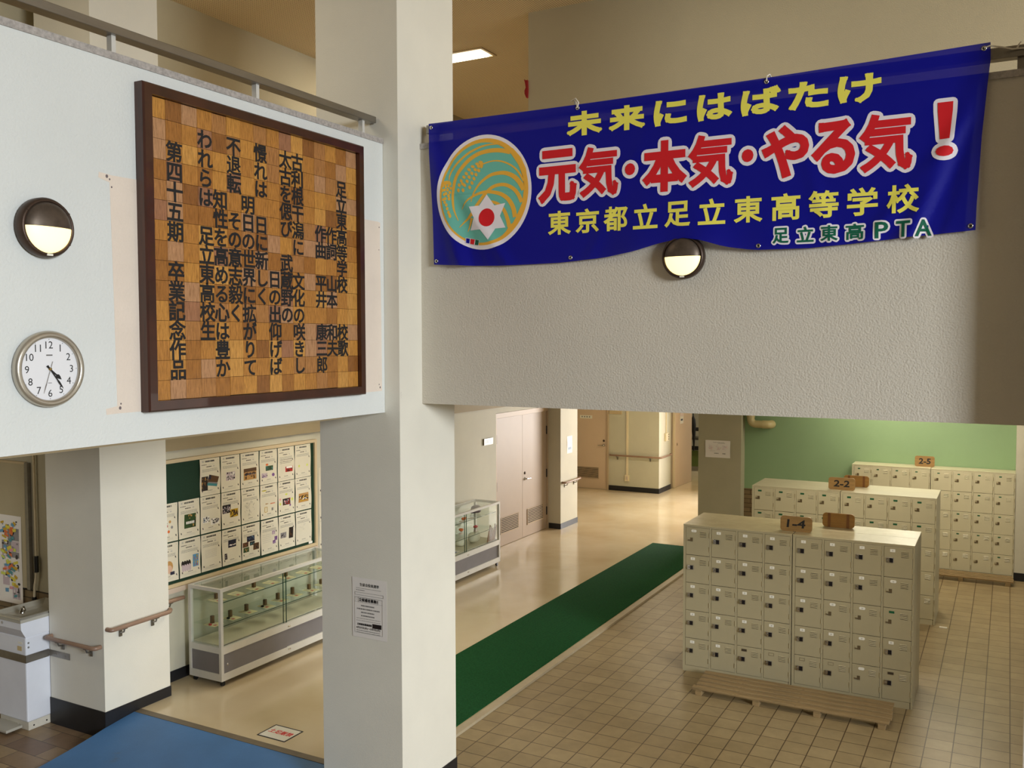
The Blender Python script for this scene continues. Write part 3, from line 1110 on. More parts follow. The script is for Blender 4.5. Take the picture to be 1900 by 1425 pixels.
def bold(mb, ch, cx, cz, w, h, weight, grow=0):
    """a letter fitted to w x h with strokes thickened by weight; grow adds a rounded keyline round that"""
    q, fs = fit(ch, cx, cz, w, h, weight)
    mb.add([FLATF(*p) for p in q], fs)
    for p in fatten(q, fs, weight + grow, 12 if grow else 8, 0 if grow else 35):
        mb.add([FLATF(*v) for v in p], [list(range(len(p)))])


def print_layer(mb_build, layer, mi):
    """a print of many overlapping pieces: laid on the cloth piece by piece without gaps in depth"""
    on_banner(mb_build, layer, mi)


def banner_outline(mb):
    xs = [-3.47 + 3.303 * k / 60 for k in range(61)]
    p = [(x, interp(BOTC, x)) for x in xs] + [(x, z) for z, x in RIGC[1:]] + [(-.117 - 3.394 * k / 40, interp(TOPC, -.117 - 3.394 * k / 40)) for k in range(1, 41)] + [(x, z) for z, x in LEFC[-2:0:-1]]
    mb.add([FLATF(*q) for q in p], [list(range(len(p)))])


on_banner(banner_outline, 0, 0)

# printed crest
EX, EZ, ERX, ERZ = -3.082, 4.222, .356, .376


def ep(x, y):   # crest drawing units -> cloth
    return EX + (x - 563) / 500 * ERX, EZ - (y - 725) / 605 * ERZ


def flat(mb, poly):
    mb.add([FLATF(*p) for p in poly], [list(range(len(poly)))])


def stroke(mb, pts, w0, w1, wm=None):
    """a tapering curved band through the points"""
    P = [Vector(p) for p in pts]
    Q = []
    for i in range(len(P) - 1):
        a, b, c, d = P[max(i - 1, 0)], P[i], P[i + 1], P[min(i + 2, len(P) - 1)]
        for k in range(6):
            t = k / 6
            Q.append(.5 * ((2 * b) + (c - a) * t + (2 * a - 5 * b + 4 * c - d) * t * t + (3 * b - a - 3 * c + d) * t ** 3))
    Q.append(P[-1])
    n = len(Q)
    vs = []
    for i, q in enumerate(Q):
        t = (Q[min(i + 1, n - 1)] - Q[max(i - 1, 0)]).normalized()
        s = i / (n - 1)
        w = (w0 + (w1 - w0) * s) if wm is None else (w0 * (1 - s) ** 2 + 2 * wm * s * (1 - s) + w1 * s * s)
        nn = Vector((-t.y, t.x)) * w / 2
        vs += [FLATF(*ep(*(q + nn))), FLATF(*ep(*(q - nn)))]
    mb.add(vs, [(2 * i, 2 * i + 1, 2 * i + 3, 2 * i + 2) for i in range(n - 1)])


def crest_orange(mb):
    stroke(mb, [(760, 242), (680, 232), (590, 234), (500, 256), (400, 300), (300, 375), (230, 450), (200, 510), (192, 565)], 6, 8, 40)
    stroke(mb, [(850, 335), (780, 312), (700, 297), (600, 298), (500, 320), (400, 378), (310, 470), (262, 550), (240, 650), (230, 750), (240, 860), (260, 930), (290, 1005)], 44, 6, 50)
    stroke(mb, [(555, 428), (660, 406), (760, 420), (860, 472), (930, 545), (985, 645)], 12, 20)
    stroke(mb, [(985, 735), (940, 650), (880, 585), (800, 545), (720, 538), (640, 552), (560, 600), (500, 660), (455, 735), (432, 815)], 50, 6, 44)
    stroke(mb, [(965, 860), (930, 780), (880, 715), (800, 668), (720, 662), (650, 685), (580, 745), (520, 820), (470, 890), (440, 950)], 40, 30)
    stroke(mb, [(450, 940), (400, 985), (350, 1025), (303, 1080)], 40, 4)
    stroke(mb, [(440, 990), (415, 1060), (386, 1130)], 34, 4)
    stroke(mb, [(895, 1010), (875, 910), (830, 825), (760, 765), (680, 735), (590, 722), (500, 738), (420, 775), (370, 820), (325, 888)], 46, 5, 44)
    stroke(mb, [(835, 1110), (815, 1020), (780, 930), (730, 870), (680, 840), (640, 830)], 42, 26)
    flat(mb, [ep(*p) for p in [(800, 1152), (838, 1085), (870, 1070), (905, 1010), (945, 920), (970, 860), (985, 740), (992, 690), (975, 580), (930, 470), (850, 340), (740, 240), (790, 240), (880, 300), (960, 400), (1010, 520),
                               (1030, 700), (1015, 850), (960, 990), (900, 1080), (840, 1160), (760, 1225), (690, 1262)]][::1])
    for x, y, a in [(500, 420, 20), (452, 443, 25), (412, 472, 35), (382, 510, 45), (355, 545, 50), (325, 582, 60), (302, 625, 65), (294, 680, 75),
                    (515, 447, 40), (478, 478, 45), (442, 513, 50), (412, 550, 55), (390, 592, 60), (362, 632, 60), (346, 684, 75), (340, 615, 50),
                    (515, 490, 55), (486, 530, 60), (464, 572, 62), (443, 615, 65), (418, 660, 68)]:
        c, s = cos(radians(-a)), sin(radians(-a))
        flat(mb, [ep(x + u * c - v * s, y - (u * s + v * c)) for u, v in [(22 * cos(k * pi / 5), 15 * sin(k * pi / 5)) for k in range(10)]])
    flat(mb, [ep(*p) for p in [(513, 395), (535, 388), (558, 400), (566, 425), (560, 460), (540, 475), (530, 440)]])
    flat(mb, [ep(*p) for p in [(135, 575), (165, 566), (200, 572), (218, 600), (212, 625), (180, 605), (150, 615), (130, 600)]])
    for x, y in [(132, 620), (160, 630), (188, 625), (210, 650), (150, 665), (178, 665), (128, 670), (200, 695), (165, 705), (190, 730), (148, 715), (140, 770), (160, 760), (195, 765), (155, 800), (172, 830), (182, 870),
                 (195, 910), (212, 955), (205, 935)]:
        flat(mb, [ep(x + 13 * cos(k * pi / 4), y + 19 * sin(k * pi / 4)) for k in range(8)])


def clipped(mb):
    crest_orange(mb)


B_BLUE, B_YEL, B_RED, B_WHT, B_GRN = (cloth('banner_blue', (8, 13, 152), .12, .5, .05), cloth('banner_yellow', (252, 242, 104), .04), cloth('banner_red', (222, 36, 44), .04),
                                      cloth('banner_white', (246, 240, 246), .04), cloth('banner_green', (20, 104, 78), .1))
B_ORG, B_TEAL = cloth('banner_orange', (250, 190, 72), .1), cloth('banner_teal', (120, 202, 184), .1)
on_banner(lambda mb: flat(mb, circ(EX, EZ, ERX, ERZ, 72)), 1, 3)
on_banner(lambda mb: flat(mb, circ(EX + .002, EZ + .002, ERX * .93, ERZ * .93, 72)), 2, 5)
on_banner(lambda mb: flat(mb, circ(EX - .008, EZ - .002, ERX * .862, ERZ * .872, 72)), 3, 6)
on_banner(crest_orange, 4, 5)


def star(mb):
    tip = [(600, 750), (795, 855), (795, 1112), (617, 1232), (415, 1118), (412, 865)]
    inn = [(680, 872), (738, 985), (688, 1115), (530, 1115), (466, 988), (520, 862)]
    flat(mb, [ep(*p) for ab in zip(tip, inn) for p in ab])


on_banner(star, 5, 3)
on_banner(lambda mb: flat(mb, [ep(600 + 81 * cos(k * pi / 18), 993 + 95 * sin(k * pi / 18)) for k in range(36)]), 6, 2)
on_banner(lambda mb: flat(mb, [ep(*p) for p in ((366, 1190), (518, 1228), (505, 1284), (366, 1254))]), 5, 3)
for pts, mi in ((((372, 1196), (410, 1205), (404, 1256), (372, 1248)), 0), (((418, 1206), (464, 1216), (454, 1270), (412, 1260)), 2), (((472, 1218), (514, 1230), (502, 1280), (462, 1272)), 4)):
    on_banner(lambda mb: flat(mb, [ep(*p) for p in pts]), 6, mi)
# printed words
for c, x, w in ROW1:
    on_banner(lambda mb: bold(mb, c, x, 4.592, w, .150, .0085), 2, 1)
for c, x, w, h, z in ROW2:
    wt = .003 if c in '・！' else .0095 if c == '気' else .0125
    on_banner(lambda mb: bold(mb, c, x, z, w, h, wt, .021), 1.2, 3)
    on_banner(lambda mb: bold(mb, c, x, z, w, h, wt), 3, 2)
for c, x in ROW3:
    on_banner(lambda mb: bold(mb, c, x, 3.988, .158, .150, .0042), 2, 1)
for c, x, w in ROW4:
    on_banner(lambda mb: bold(mb, c, x, 3.829, w, .086, .0022, .010), 1.2, 3)
    on_banner(lambda mb: bold(mb, c, x, 3.829, w, .086, .0022), 3, 4)
tb = root('banner', (-1.8, YBAN, 3.74), 'long blue cloth banner with yellow and red lettering hung from the end rail', 'banner')
ban.part('cloth', [B_BLUE, B_YEL, B_RED, B_WHT, B_GRN, B_ORG, B_TEAL], tb)
for x, z in ((-3.49, 4.69), (-2.40, 4.69), (-1.235, 4.695), (-.145, 4.715), (-3.45, 3.785), (-2.45, 3.765), (-1.27, 3.778), (-.19, 3.825)):
    m = MB()
    g = frame((x, YBAN + fold(x, z) - .002, z), (1, 0, 0), (0, 0, 1), (0, -1, 0))
    m.lathe([(.006, .003), (.011, .003), (.013, 0)], g, 14)
    m.prism(circ(0, 0, .006, k=10), g, 0, .0015, 1)
    m.part('grommet', [CHROME, DARK], tb)
for pts in ([(-3.49, 5.288, 4.69), (-3.515, 5.30, 4.705), (-3.53, 5.33, 4.725), (-3.52, 5.36, 4.727)], [(-2.40, 5.288, 4.69), (-2.405, 5.287, 4.725), (-2.425, 5.30, 4.742), (-2.44, 5.34, 4.728)],
            [(-2.40, 5.288, 4.69), (-2.39, 5.285, 4.72), (-2.41, 5.285, 4.748), (-2.45, 5.30, 4.738)], [(-1.235, 5.287, 4.695), (-1.232, 5.287, 4.725), (-1.222, 5.31, 4.738), (-1.222, 5.36, 4.726)],
            [(-.145, 5.288, 4.715), (-.12, 5.285, 4.722), (-.07, 5.29, 4.71), (-.02, 5.32, 4.70), (.03, 5.328, 4.70), (.05, 5.33, 4.69)], [(.0, 5.33, 4.70), (.008, 5.328, 4.72), (.018, 5.34, 4.735)]):
    m = MB()
    m.tube(pts, .004, 6)
    m.part('tie_cord', CORD, tb)

# ---- small red cloth on the edge of the upper wall
m = MB()
pts = [(.0, .09), (-.02, .085), (-.035, .10), (-.025, .06), (-.018, .02), (-.03, -.01), (-.03, -.04), (-.012, -.08), (.0, -.075), (.004, 0)]
m.prism(pts[::-1], frame((-4.151, 7.99, 5.67), (1, 0, 0), (0, 0, 1), (0, -1, 0)), -.02, .012)
m.thing('red_cloth', REDC, 'scrap of red cloth hanging from the edge of the upper wall above the banner', 'cloth')
# ================================================================== shoe lockers
LW, LD, LH = 1.034, .335, 1.452
DW, DH, P0, PX, PZ = .232, .2695, .026, .2535, .2738


def mesh_door(enamel):
    m = MB()
    m.box(0, DW, -.002, .012, 0, DH, 0, .0025)
    for k in range(4):
        z = DH * (.875 - .052 * k)
        m.add([(DW * .60, -.002, z), (DW * .86, -.002, z), (DW * .86, -.0075, z - .006), (DW * .60, -.0075, z - .006), (DW * .60, -.002, z - .0095), (DW * .86, -.002, z - .0095)],
              [(0, 3, 2, 1), (3, 4, 5, 2), (0, 4, 3), (1, 2, 5)], 0)
        m.add([(DW * .60, -.0024, z - .010), (DW * .86, -.0024, z - .010), (DW * .86, -.0024, z - .0125), (DW * .60, -.0024, z - .0125)], [(0, 3, 2, 1)], 1)
    return m.mesh('door', [enamel, LOCKD])


def mesh_latch(dark):
    m = MB()
    if dark:
        m.box(-.032, .030, -.010, -.002, -.022, .022, 0, .002)
        m.box(-.004, .026, -.0108, -.0098, -.019, .019, 1)
        m.tube([(-.018, -.010, -.004), (-.018, -.020, -.004)], .008, 10, 0)
        m.box(-.021, -.015, -.024, -.010, -.014, .006, 0, .001)
    else:
        m.box(-.032, .018, -.005, -.002, -.020, .018, 2, .001)
        m.box(-.008, .018, -.0062, -.0042, -.018, .018, 1)
        m.box(-.030, .0, -.012, -.004, -.012, -.004, 1, .001)
    return m.mesh('latch', [CHROME, LATCHD if dark else LATCHB, LOCK])


def mesh_plate(kind, num=None):
    f = facing_south(0, -.002, 0)
    m = MB()
    if kind == 'rect':
        m.prism(rrect(-.021, .021, -.013, .013, .003), f, 0, .002, 0)
    elif kind == 'pill':
        m.prism(rrect(-.026, .026, -.0125, .0125, .012), f, 0, .002, 0)
    elif kind == 'green':
        m.prism(rrect(-.022, .022, -.010, .010, .002), f, 0, .002, 1)
    elif kind == 'small':
        m.prism(rrect(-.016, .016, -.0075, .0075, .001), f, 0, .002, 1)
    elif kind == 'slot':
        m.prism(rrect(-.026, .026, -.012, .012, .003), f, 0, .0015, 3)
        m.prism(rrect(-.021, .021, -.008, .008, .002), f, .0015, .002, 4)
    else:
        bezel(m, f, -.024, .024, -.013, .013, .0022, 0, .0012, 3)
    if num and kind in ('rect', 'pill'):
        put_text(m, str(num), f, 0, 0, h=.011, d=.0024, mi=2, off=.01)
    return m.mesh('number_plate', [PLATE, PLATEG, INKG, LATCHB, LOCKD])


def mesh_hinge():
    m = MB()
    m.tube([(0, -.004, -.024), (0, -.004, .024)], .0055, 8)
    return m.mesh('hinge', [LOCK])


def mesh_cabinet(enamel, top):
    m = MB()
    m.box(0, LW, .014, LD, .0, LH - .004, 0)
    m.box(.006, LW - .006, .0125, .0142, .05, LH - .03, 1)
    for k in range(5):
        x = k * PX + P0 - PX + DW + .002 if k else 0
        m.box(max(0, x if k else 0), (P0 + k * PX - .002) if k < 4 else LW, .0, .0141, 0, .06 + 5 * PZ, 0)
    m.box(.022, LW - .02, .001, .0141, 0, .06, 0)
    m.box(.0, LW, .0, .0141, .06 + 5 * PZ, LH - .004, 0)
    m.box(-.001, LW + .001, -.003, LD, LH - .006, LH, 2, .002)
    return m.mesh('cabinet', [enamel, LOCKD, top])


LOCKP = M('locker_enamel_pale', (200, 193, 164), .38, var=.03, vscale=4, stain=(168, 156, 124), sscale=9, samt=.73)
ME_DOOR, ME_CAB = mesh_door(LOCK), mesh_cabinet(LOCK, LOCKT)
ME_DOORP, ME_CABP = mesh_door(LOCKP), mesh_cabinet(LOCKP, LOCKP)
ME_LD, ME_LB, ME_HINGE = mesh_latch(True), mesh_latch(False), mesh_hinge()
_plates = {}


def child(name, me, parent, loc):
    o = bpy.data.objects.new(name, me)
    COL.objects.link(o)
    o.parent = parent
    o.location = loc
    return o


def locker(x, y, z, label, group, plates=None, old=(), detail=True, rot=0):
    """one four-column, five-row unit; plates(row, column) -> (kind, number)"""
    t = root('shoe_locker', (x, y, z), label, 'locker', group)
    t.rotation_euler.z = rot
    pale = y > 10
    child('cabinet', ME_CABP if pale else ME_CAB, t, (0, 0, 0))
    for r in range(5):
        for c in range(4):
            d = child('door', ME_DOORP if pale else ME_DOOR, t, (P0 + c * PX, 0, .062 + (4 - r) * PZ))
            if not detail:
                continue
            kd, num = plates(r, c)
            if kd:
                k = (kd, num if kd in ('rect', 'pill') else 0)
                if k not in _plates:
                    _plates[k] = mesh_plate(*k)
                child('number_plate', _plates[k], d, (DW * (.30 if kd != 'pill' else .34), 0, DH * .875))
            ol = (r, c) in old
            child('latch', ME_LB if ol else ME_LD, d, (DW * (.21 if not ol else .22), 0, DH * .56))
            for hz in (.76, .26):
                child('hinge', ME_HINGE, d, (DW + .004, 0, DH * hz))
    return t


PILL = {1, 16, 22, 23, 31, 39}


def plate_front(first):
    def f(r, c):
        n = r * 8 + c + first
        if n == 24:
            return 'green', 0
        if n in (35, 40):
            return 'slot', 0
        if n in (36, 37, 38):
            return 'outline', 0
        return ('pill' if n in PILL else 'rect'), (n if n != 39 else None)
    return f


X0 = -2.766
NG = 'grey-beige shoe lockers of the front double row'
locker(X0, 8.612, 0, 'beige shoe locker facing the hall under the 1-4 sign, half nearer the green mat', NG, plate_front(1), {(0, 0)})
locker(X0 + LW + .008, 8.612, 0, 'beige shoe locker facing the hall beside the 1-4 sign, half with one green number plate', NG, plate_front(5), {(1, 3), (2, 1), (2, 2), (2, 3), (3, 2), (4, 2)})
locker(X0 + LW, 8.612 + 2 * LD + .004, 0, 'beige shoe locker standing back to back behind the 1-4 locker, half nearer the green mat', NG, None, (), False, pi)
locker(X0 + 2 * LW + .008, 8.612 + 2 * LD + .004, 0, 'beige shoe locker standing back to back behind the locker with one green plate', NG, None, (), False, pi)
GREENP = lambda r, c: ('green', 0)
SMALLP = lambda r, c: ('small', 0) if not (r == 4 and c in (1, 2)) else (None, 0)
ALLOLD = {(r, c) for r in range(5) for c in range(4)}
MG = 'pale shoe lockers of the middle double row'
Y2 = 11.325
locker(X0, Y2, 0, 'pale shoe locker with green plates under the 2-2 sign, half nearer the brick wall', MG, GREENP, ALLOLD)
locker(X0 + LW + .008, Y2, 0, 'pale shoe locker with green plates in the middle row, half away from the brick wall', MG, GREENP, ALLOLD)
locker(X0 + LW, Y2 + 2 * LD + .004, 0, 'pale shoe locker back to back behind the 2-2 locker, half nearer the brick wall', MG, None, (), False, pi)
locker(X0 + 2 * LW + .008, Y2 + 2 * LD + .004, 0, 'pale shoe locker back to back in the middle row, half away from the brick wall', MG, None, (), False, pi)
BG = 'cream shoe lockers along the green wall'
locker(-1.972, 13.955, 0, 'cream shoe locker against the green wall, the unit under the 2-5 sign', BG, SMALLP, ALLOLD)
locker(-1.972 + LW + .008, 13.955, 0, 'cream shoe locker against the green wall, the unit beside the cream pier', BG, SMALLP, ALLOLD)


# ---- wooden class signs standing on the lockers
def class_sign(x, y, z, w, h, label, words=None, back=False, tilt=0.0):
    c, s = cos(tilt), sin(tilt)
    f = frame((x, y, z), (1, 0, 0), (0, s, c), (0, -c, s))
    t = root('class_sign', (x, y, z), label, 'sign', 'wooden class signs on the lockers')
    m = MB()
    m.prism(rrect(-w / 2, w / 2, 0, h, .034 if back else .028, 6), f, -.014, .014, 0)
    if words:
        put_text(m, words, f, 0, h * .52, w=w * .58, h=h * .5, off=.03, d=.0146, mi=1, shear=.06)
    p = m.part('board', [WOODD if back else WOODL, INK], t)
    if back:
        for u in (-w * .29, w * .30):
            m = MB()
            m.prism([(u - .012, .002), (u + .012, .002), (u + .012, h - .002), (u - .012, h - .002)], f, .0142, .019)
            m.part('batten', BANDB, t)
    m = MB()
    m.box(x - w * .4, x + w * .4, y + .014, y + .05, z, z + .012)
    m.part('foot', WOODD, t)


class_sign(-1.725, 8.76, LH, .285, .140, 'light wooden class sign marked 1-4 on the front lockers', '1-4', tilt=.05)
class_sign(-1.405, 9.13, LH, .29, .135, 'darker wooden class sign seen from its back behind the 1-4 sign', None, True, tilt=.08)
class_sign(-1.735, 11.47, LH, .30, .145, 'wooden class sign marked 2-2 on the middle lockers', '2-2', tilt=.05)
class_sign(-1.615, 11.80, LH, .29, .135, 'wooden class sign seen from its back behind the 2-2 sign', None, True, tilt=.08)
class_sign(-1.025, 14.12, LH, .255, .150, 'wooden class sign marked 2-5 on the lockers by the green wall', '2-5', tilt=.08)


# ---- slatted duckboards in front of the lockers
def duckboard(x0, x1, y0, y1, label, n=5):
    t = root('duckboard', ((x0 + x1) / 2, (y0 + y1) / 2, 0), label, 'duckboard', 'wooden duckboards at the lockers')
    p = (y1 - y0) / n
    r = random.Random(int(abs(x0) * 100))
    for k in range(n):
        e = r.uniform(-.01, .01)
        m = MB()
        m.box(x0 + e, x1 + e, y0 + k * p + .015, y0 + (k + 1) * p - .017, .048, .070, 0, .004)
        m.part('slat', PALLET, t)
    for k in range(4):
        x = x0 + .06 + (x1 - x0 - .12) * k / 3
        m = MB()
        m.box(x - .03, x + .03, y0 + .012, y1 - .012, 0, .048, 0, .003)
        m.part('bearer', PALLET, t)


duckboard(-2.50, -.815, 8.045, 8.545, 'worn wooden duckboard on the tiles before the front lockers')
duckboard(-1.70, .10, 13.57, 13.925, 'worn wooden duckboard on the tiles before the cream lockers', 4)
m = MB()
m.box(-.635, -.555, 11.26, 11.285, 0, .012)
m.thing('paper_scrap', PLATE, 'small white scrap lying on the tiles at the corner of the middle lockers', 'scrap')

# ---- green mat, floor notice
m = MB()
m.box(-4.93, -4.0, 5.9, 13.78, ZB, ZB + .009, 0, .002)
m.thing('floor_mat', MATG, 'long dark green ribbed mat on the corridor floor beside the tiles', 'mat')
m = MB()
ff = frame((-5.212, 5.60, ZB), (1, 0, 0), (0, 1, 0), (0, 0, 1))
m.prism(rrect(-.152, .150, -.116, .116, .006), ff, 0, .0012, 1)
m.prism(rrect(-.138, .136, -.102, .102, .003), ff, .0012, .0016, 0)
put_text(m, '土足厳禁', ff, .0, .01, w=.235, h=.062, off=.025, d=.002, mi=2)
m.thing('floor_notice', [PLATE, INK, B_RED], 'white floor sign with black border and red words stuck by the ramp', 'sign')

# ================================================================== display cases
CX0, CX1, CZ0, CZ1 = -6.80, -6.378, .074, .945


def showcase(y0, label):
    y1 = y0 + 1.80
    t = root('display_case', ((CX0 + CX1) / 2, y0 + .9, ZB), label, 'display case', 'glass display cases in the corridor')
    w = .032
    m = MB()
    for x in (CX0, CX1 - w):
        for y in (y0, y1 - w):
            m.box(x, x + w, y, y + w, CZ0, CZ1, 0, .002)
    for x in (CX0, CX1 - w):
        m.box(x + .001, x + w - .001, y0 + w, y1 - w, CZ1 - w, CZ1 - .001)
        m.box(x + .001, x + w - .001, y0 + w, y1 - w, CZ0, CZ0 + .07)
        m.box(x + .001, x + w - .001, y0 + w, y1 - w, .325, .395)
    for y in (y0, y1 - w):
        m.box(CX0 + w, CX1 - w, y + .001, y + w - .001, CZ1 - w, CZ1 - .001)
        m.box(CX0 + w, CX1 - w, y + .001, y + w - .001, CZ0, CZ0 + .07)
        m.box(CX0 + w, CX1 - w, y + .001, y + w - .001, .335, .395)
    m.part('case_frame', ALU, t)
    m = MB()
    m.box(CX0 + w, CX1 - .045, y0 + w, y1 - w, .395, .405)
    m.part('base_shelf', M('shelf_white', (206, 200, 178), .5), t)
    m = MB()
    m.box(CX0 + .01, CX1 - .01, y0 + .01, y1 - .01, CZ0 + .002, CZ0 + .01)
    m.box(CX0 + w, CX1 - w, y0 + .008, y0 + .014, CZ0 + .07, .335)
    m.box(CX0 + w, CX1 - w, y1 - .014, y1 - .008, CZ0 + .07, .335)
    m.box(CX0 + .008, CX0 + .014, y0 + w, y1 - w, CZ0 + .07, .335)
    m.part('lower_panel', GREYP, t)
    ym = (y0 + y1) / 2 - .035
    for a, b, dx in ((y0 + w, ym + .02, 0), (ym - .01, y1 - w, -.012)):
        m = MB()
        m.box(CX1 - .012 + dx, CX1 - .006 + dx, a, b, CZ0 + .07, .327)
        s = m.part('sliding_panel', GREYP, t)
        if dx == 0:
            m = MB()
            m.lathe([(.011, .0), (.011, .003), (0, .003)], frame((CX1 - .006, y0 + .08, .22), (0, 1, 0), (0, 0, 1), (1, 0, 0)), 14)
            m.part('finger_pull', CHROME, s)
        m = MB()
        m.box(CX1 - .013 + dx, CX1 - .008 + dx, a, b, .396, CZ1 - w)
        g = m.part('sliding_glass', GLASS, t)
        m = MB()
        e = b if dx == 0 else a
        m.box(CX1 - .0135 + dx, CX1 - .0065 + dx, e - .003, e + .003, .396, CZ1 - w)
        m.part('glass_edge', GLASSE, g)
    for z in (.345, .11):
        m = MB()
        m.box(CX1 - .006, CX1 + .004, ym + .03, ym + .07, z, z + .016, 0, .003)
        m.part('case_lock', CHROME, t)
    m = MB()
    m.box(CX0 + w, CX1 - w, y0 + w, y1 - w, CZ1 - .008, CZ1 - .003)
    m.part('top_glass', GLASS, t)
    for y in (y0 + .010, y1 - .015):
        m = MB()
        m.box(CX0 + w, CX1 - w, y, y + .005, .396, CZ1 - w)
        m.part('side_glass', GLASS, t)
    m = MB()
    m.box(CX0 + .01, CX0 + .015, y0 + w, y1 - w, .396, CZ1 - w)
    m.part('back_glass', GLASS, t)
    for z, xa in ((.575, .05), (.80, .05)):
        m = MB()
        m.box(CX0 + w, CX1 - xa, y0 + w, y1 - w, z - .006, z)
        s = m.part('glass_shelf', GLASS, t)
        m = MB()
        m.box(CX1 - xa, CX1 - xa + .003, y0 + w, y1 - w, z - .006, z)
        m.part('glass_edge', GLASSE, s)
    for x in (CX0 + .035, CX1 - .035):
        for y in (y0 + .045, y1 - .045):
            m = MB()
            m.tube([(x - .011, y, ZB + .022), (x + .011, y, ZB + .022)], .022, 16)
            m.box(x - .014, x + .014, y - .012, y + .012, ZB + .025, CZ0)
            m.part('caster', BLACKP, t)
    return t


showcase(6.09, 'long aluminium and glass display case of carved seals below the notice board')
showcase(9.60, 'aluminium and glass display case with crafts beside the double doors')

ORD = ['first', 'second', 'third', 'fourth', 'fifth', 'sixth', 'seventh', 'eighth']
rs = random.Random(11)
for lvl, z, ys, x0 in (('lower', .5752, [6.17 + .226 * k for k in range(8)], -6.55), ('upper', .8002, [6.21 + .235 * k for k in range(7)], -6.53)):
    for k, y in enumerate(ys):
        x = x0 + rs.uniform(-.02, .02)
        a = rs.uniform(-.15, .15)
        f = frame((x, y, z), (cos(a), sin(a), 0), (-sin(a), cos(a), 0), (0, 0, 1))
        m = MB()
        m.prism(rrect(-.075, .075, -.06, .06, .002), f, 0, .0012, 0)
        m.prism(rrect(.02, .05, -.035, .0, .002), f, .0012, .0016, 1)
        for j in range(3):
            m.prism([(-.05 + j * .02, -.045), (-.043 + j * .02, -.045), (-.043 + j * .02, .045), (-.05 + j * .02, .045)], f, .0012, .0016, 2)
        m.thing('caption_card', [CARD, FLAT['red'], INKL], '%s cream card from the near end, on the seal case %s shelf' % (ORD[k], lvl), 'card', 'cream cards in the seal case')
        if lvl == 'lower' or k in (0, 2, 4):
            g = frame(f(-.035, .015, .0018), (1, 0, 0), (0, 1, 0), (0, 0, 1))
            m = MB()
            h = .062 + rs.uniform(-.01, .012)
            m.box(g(0, 0).x - .015, g(0, 0).x + .015, g(0, 0).y - .015, g(0, 0).y + .015, z + .0018, z + .0018 + h, 0, .003)
            m.thing('stone_seal', SEALB, '%s brown upright seal from the near end, on the %s glass shelf' % (ORD[k], lvl), 'seal', 'brown seals in the seal case')
        if lvl == 'lower' and k in (0, 1, 3):
            m = MB()
            p = f(.0, -.045, .002)
            m.box(p.x - .012, p.x + .012, p.y - .010, p.y + .010, p.z, p.z + .016, 0, .002)
            m.thing('ink_pad', FLAT['red'] if k == 0 else DARK, '%s small block beside the %s seal on the lower shelf' % ('red' if k == 0 else 'dark', ORD[k]), 'block', 'small blocks in the seal case')


def blob(name, mat, c, rx, ry, rz, label, cat, seed, rough=.25, group=None):
    bm = bmesh.new()
    bmesh.ops.create_icosphere(bm, subdivisions=3, radius=1)
    r = random.Random(seed)
    ph = [(r.uniform(-3, 3), r.uniform(-3, 3), r.uniform(-3, 3), r.uniform(0, 6)) for _ in range(7)]
    zmin = 9
    for v in bm.verts:
        k = 1 + rough * sum(sin(v.co.x * a + v.co.y * b + v.co.z * d + e) for a, b, d, e in ph) / 4
        v.co = Vector((v.co.x * rx, v.co.y * ry, v.co.z * rz)) * k
        zmin = min(zmin, v.co.z)
    bm.verts.index_update()
    m = MB()
    m.add([v.co + Vector((c[0], c[1], c[2] - zmin)) for v in bm.verts], [[v.index for v in f.verts] for f in bm.faces], 0, True)
    bm.free()
    return m.thing(name, mat, label, cat, group)


blob('amethyst_rock', AMETH, (-6.62, 11.10, .8005), .07, .10, .055, 'lump of purple rock on the top glass shelf of the craft case', 'rock', 5, .35)
blob('white_ornament', WHITEP, (-6.57, 11.0, .4055), .08, .10, .085, 'large white lumpy ornament on the bottom board of the craft case', 'ornament', 8, .3)
blob('white_ornament', WHITEP, (-6.63, 10.72, .4055), .06, .07, .06, 'smaller white lumpy ornament behind the glass joint of the craft case', 'ornament', 9, .3)
blob('clay_figure', FLAT['orange'], (-6.50, 10.60, .8005), .03, .05, .02, 'small orange clay piece on the upper shelf of the craft case', 'figurine', 3, .3)
blob('clay_figure', FLAT['orange'], (-6.70, 10.86, .5755), .03, .05, .02, 'small orange clay piece on the lower shelf above the white ornaments', 'figurine', 4, .3)
blob('clay_figure', FLAT['red'], (-6.64, 11.15, .5755), .03, .06, .025, 'reddish clay piece on the lower shelf near the leaning sticks', 'figurine', 6, .3)
for x, y, z, a, l in ((-6.47, 10.50, .8003, .3, 'white card lying flat on the upper craft shelf before the orange piece'), (-6.47, 10.76, .8003, -.2, 'white card lying flat on the upper craft shelf before the purple rock'),
                      (-6.50, 10.40, .4056, .1, 'white card lying flat on the bottom board of the craft case')):
    f = frame((x, y, z), (cos(a), sin(a), 0), (-sin(a), cos(a), 0), (0, 0, 1))
    m = MB()
    m.prism(rrect(-.035, .035, -.06, .06, .002), f, 0, .0015, 0)
    m.thing('caption_card', PAPERM, l, 'card', 'white cards in the craft case')
m = MB()
m.prism(rrect(-.05, .05, -.10, .10, .004), frame((-6.52, 10.28, .4056), (1, 0, 0), (0, 1, 0), (0, 0, 1)), 0, .004, 0)
m.thing('blue_sheet', BLUES, 'flat blue sheet on the bottom board of the craft case', 'sheet')
for k in range(7):
    y = 11.09 + .034 * k
    m = MB()
    r = random.Random(k)
    m.tube([(-6.4145, y, .4056), (-6.4145, y + .055, .56 + .025 * ((k * 3) % 4))], [.0082, .0075], 8)
    m.thing('wooden_stick', STICK, '%s of the brown sticks leaning in the far end of the craft case' % ORD[k], 'stick', 'brown sticks in the craft case')
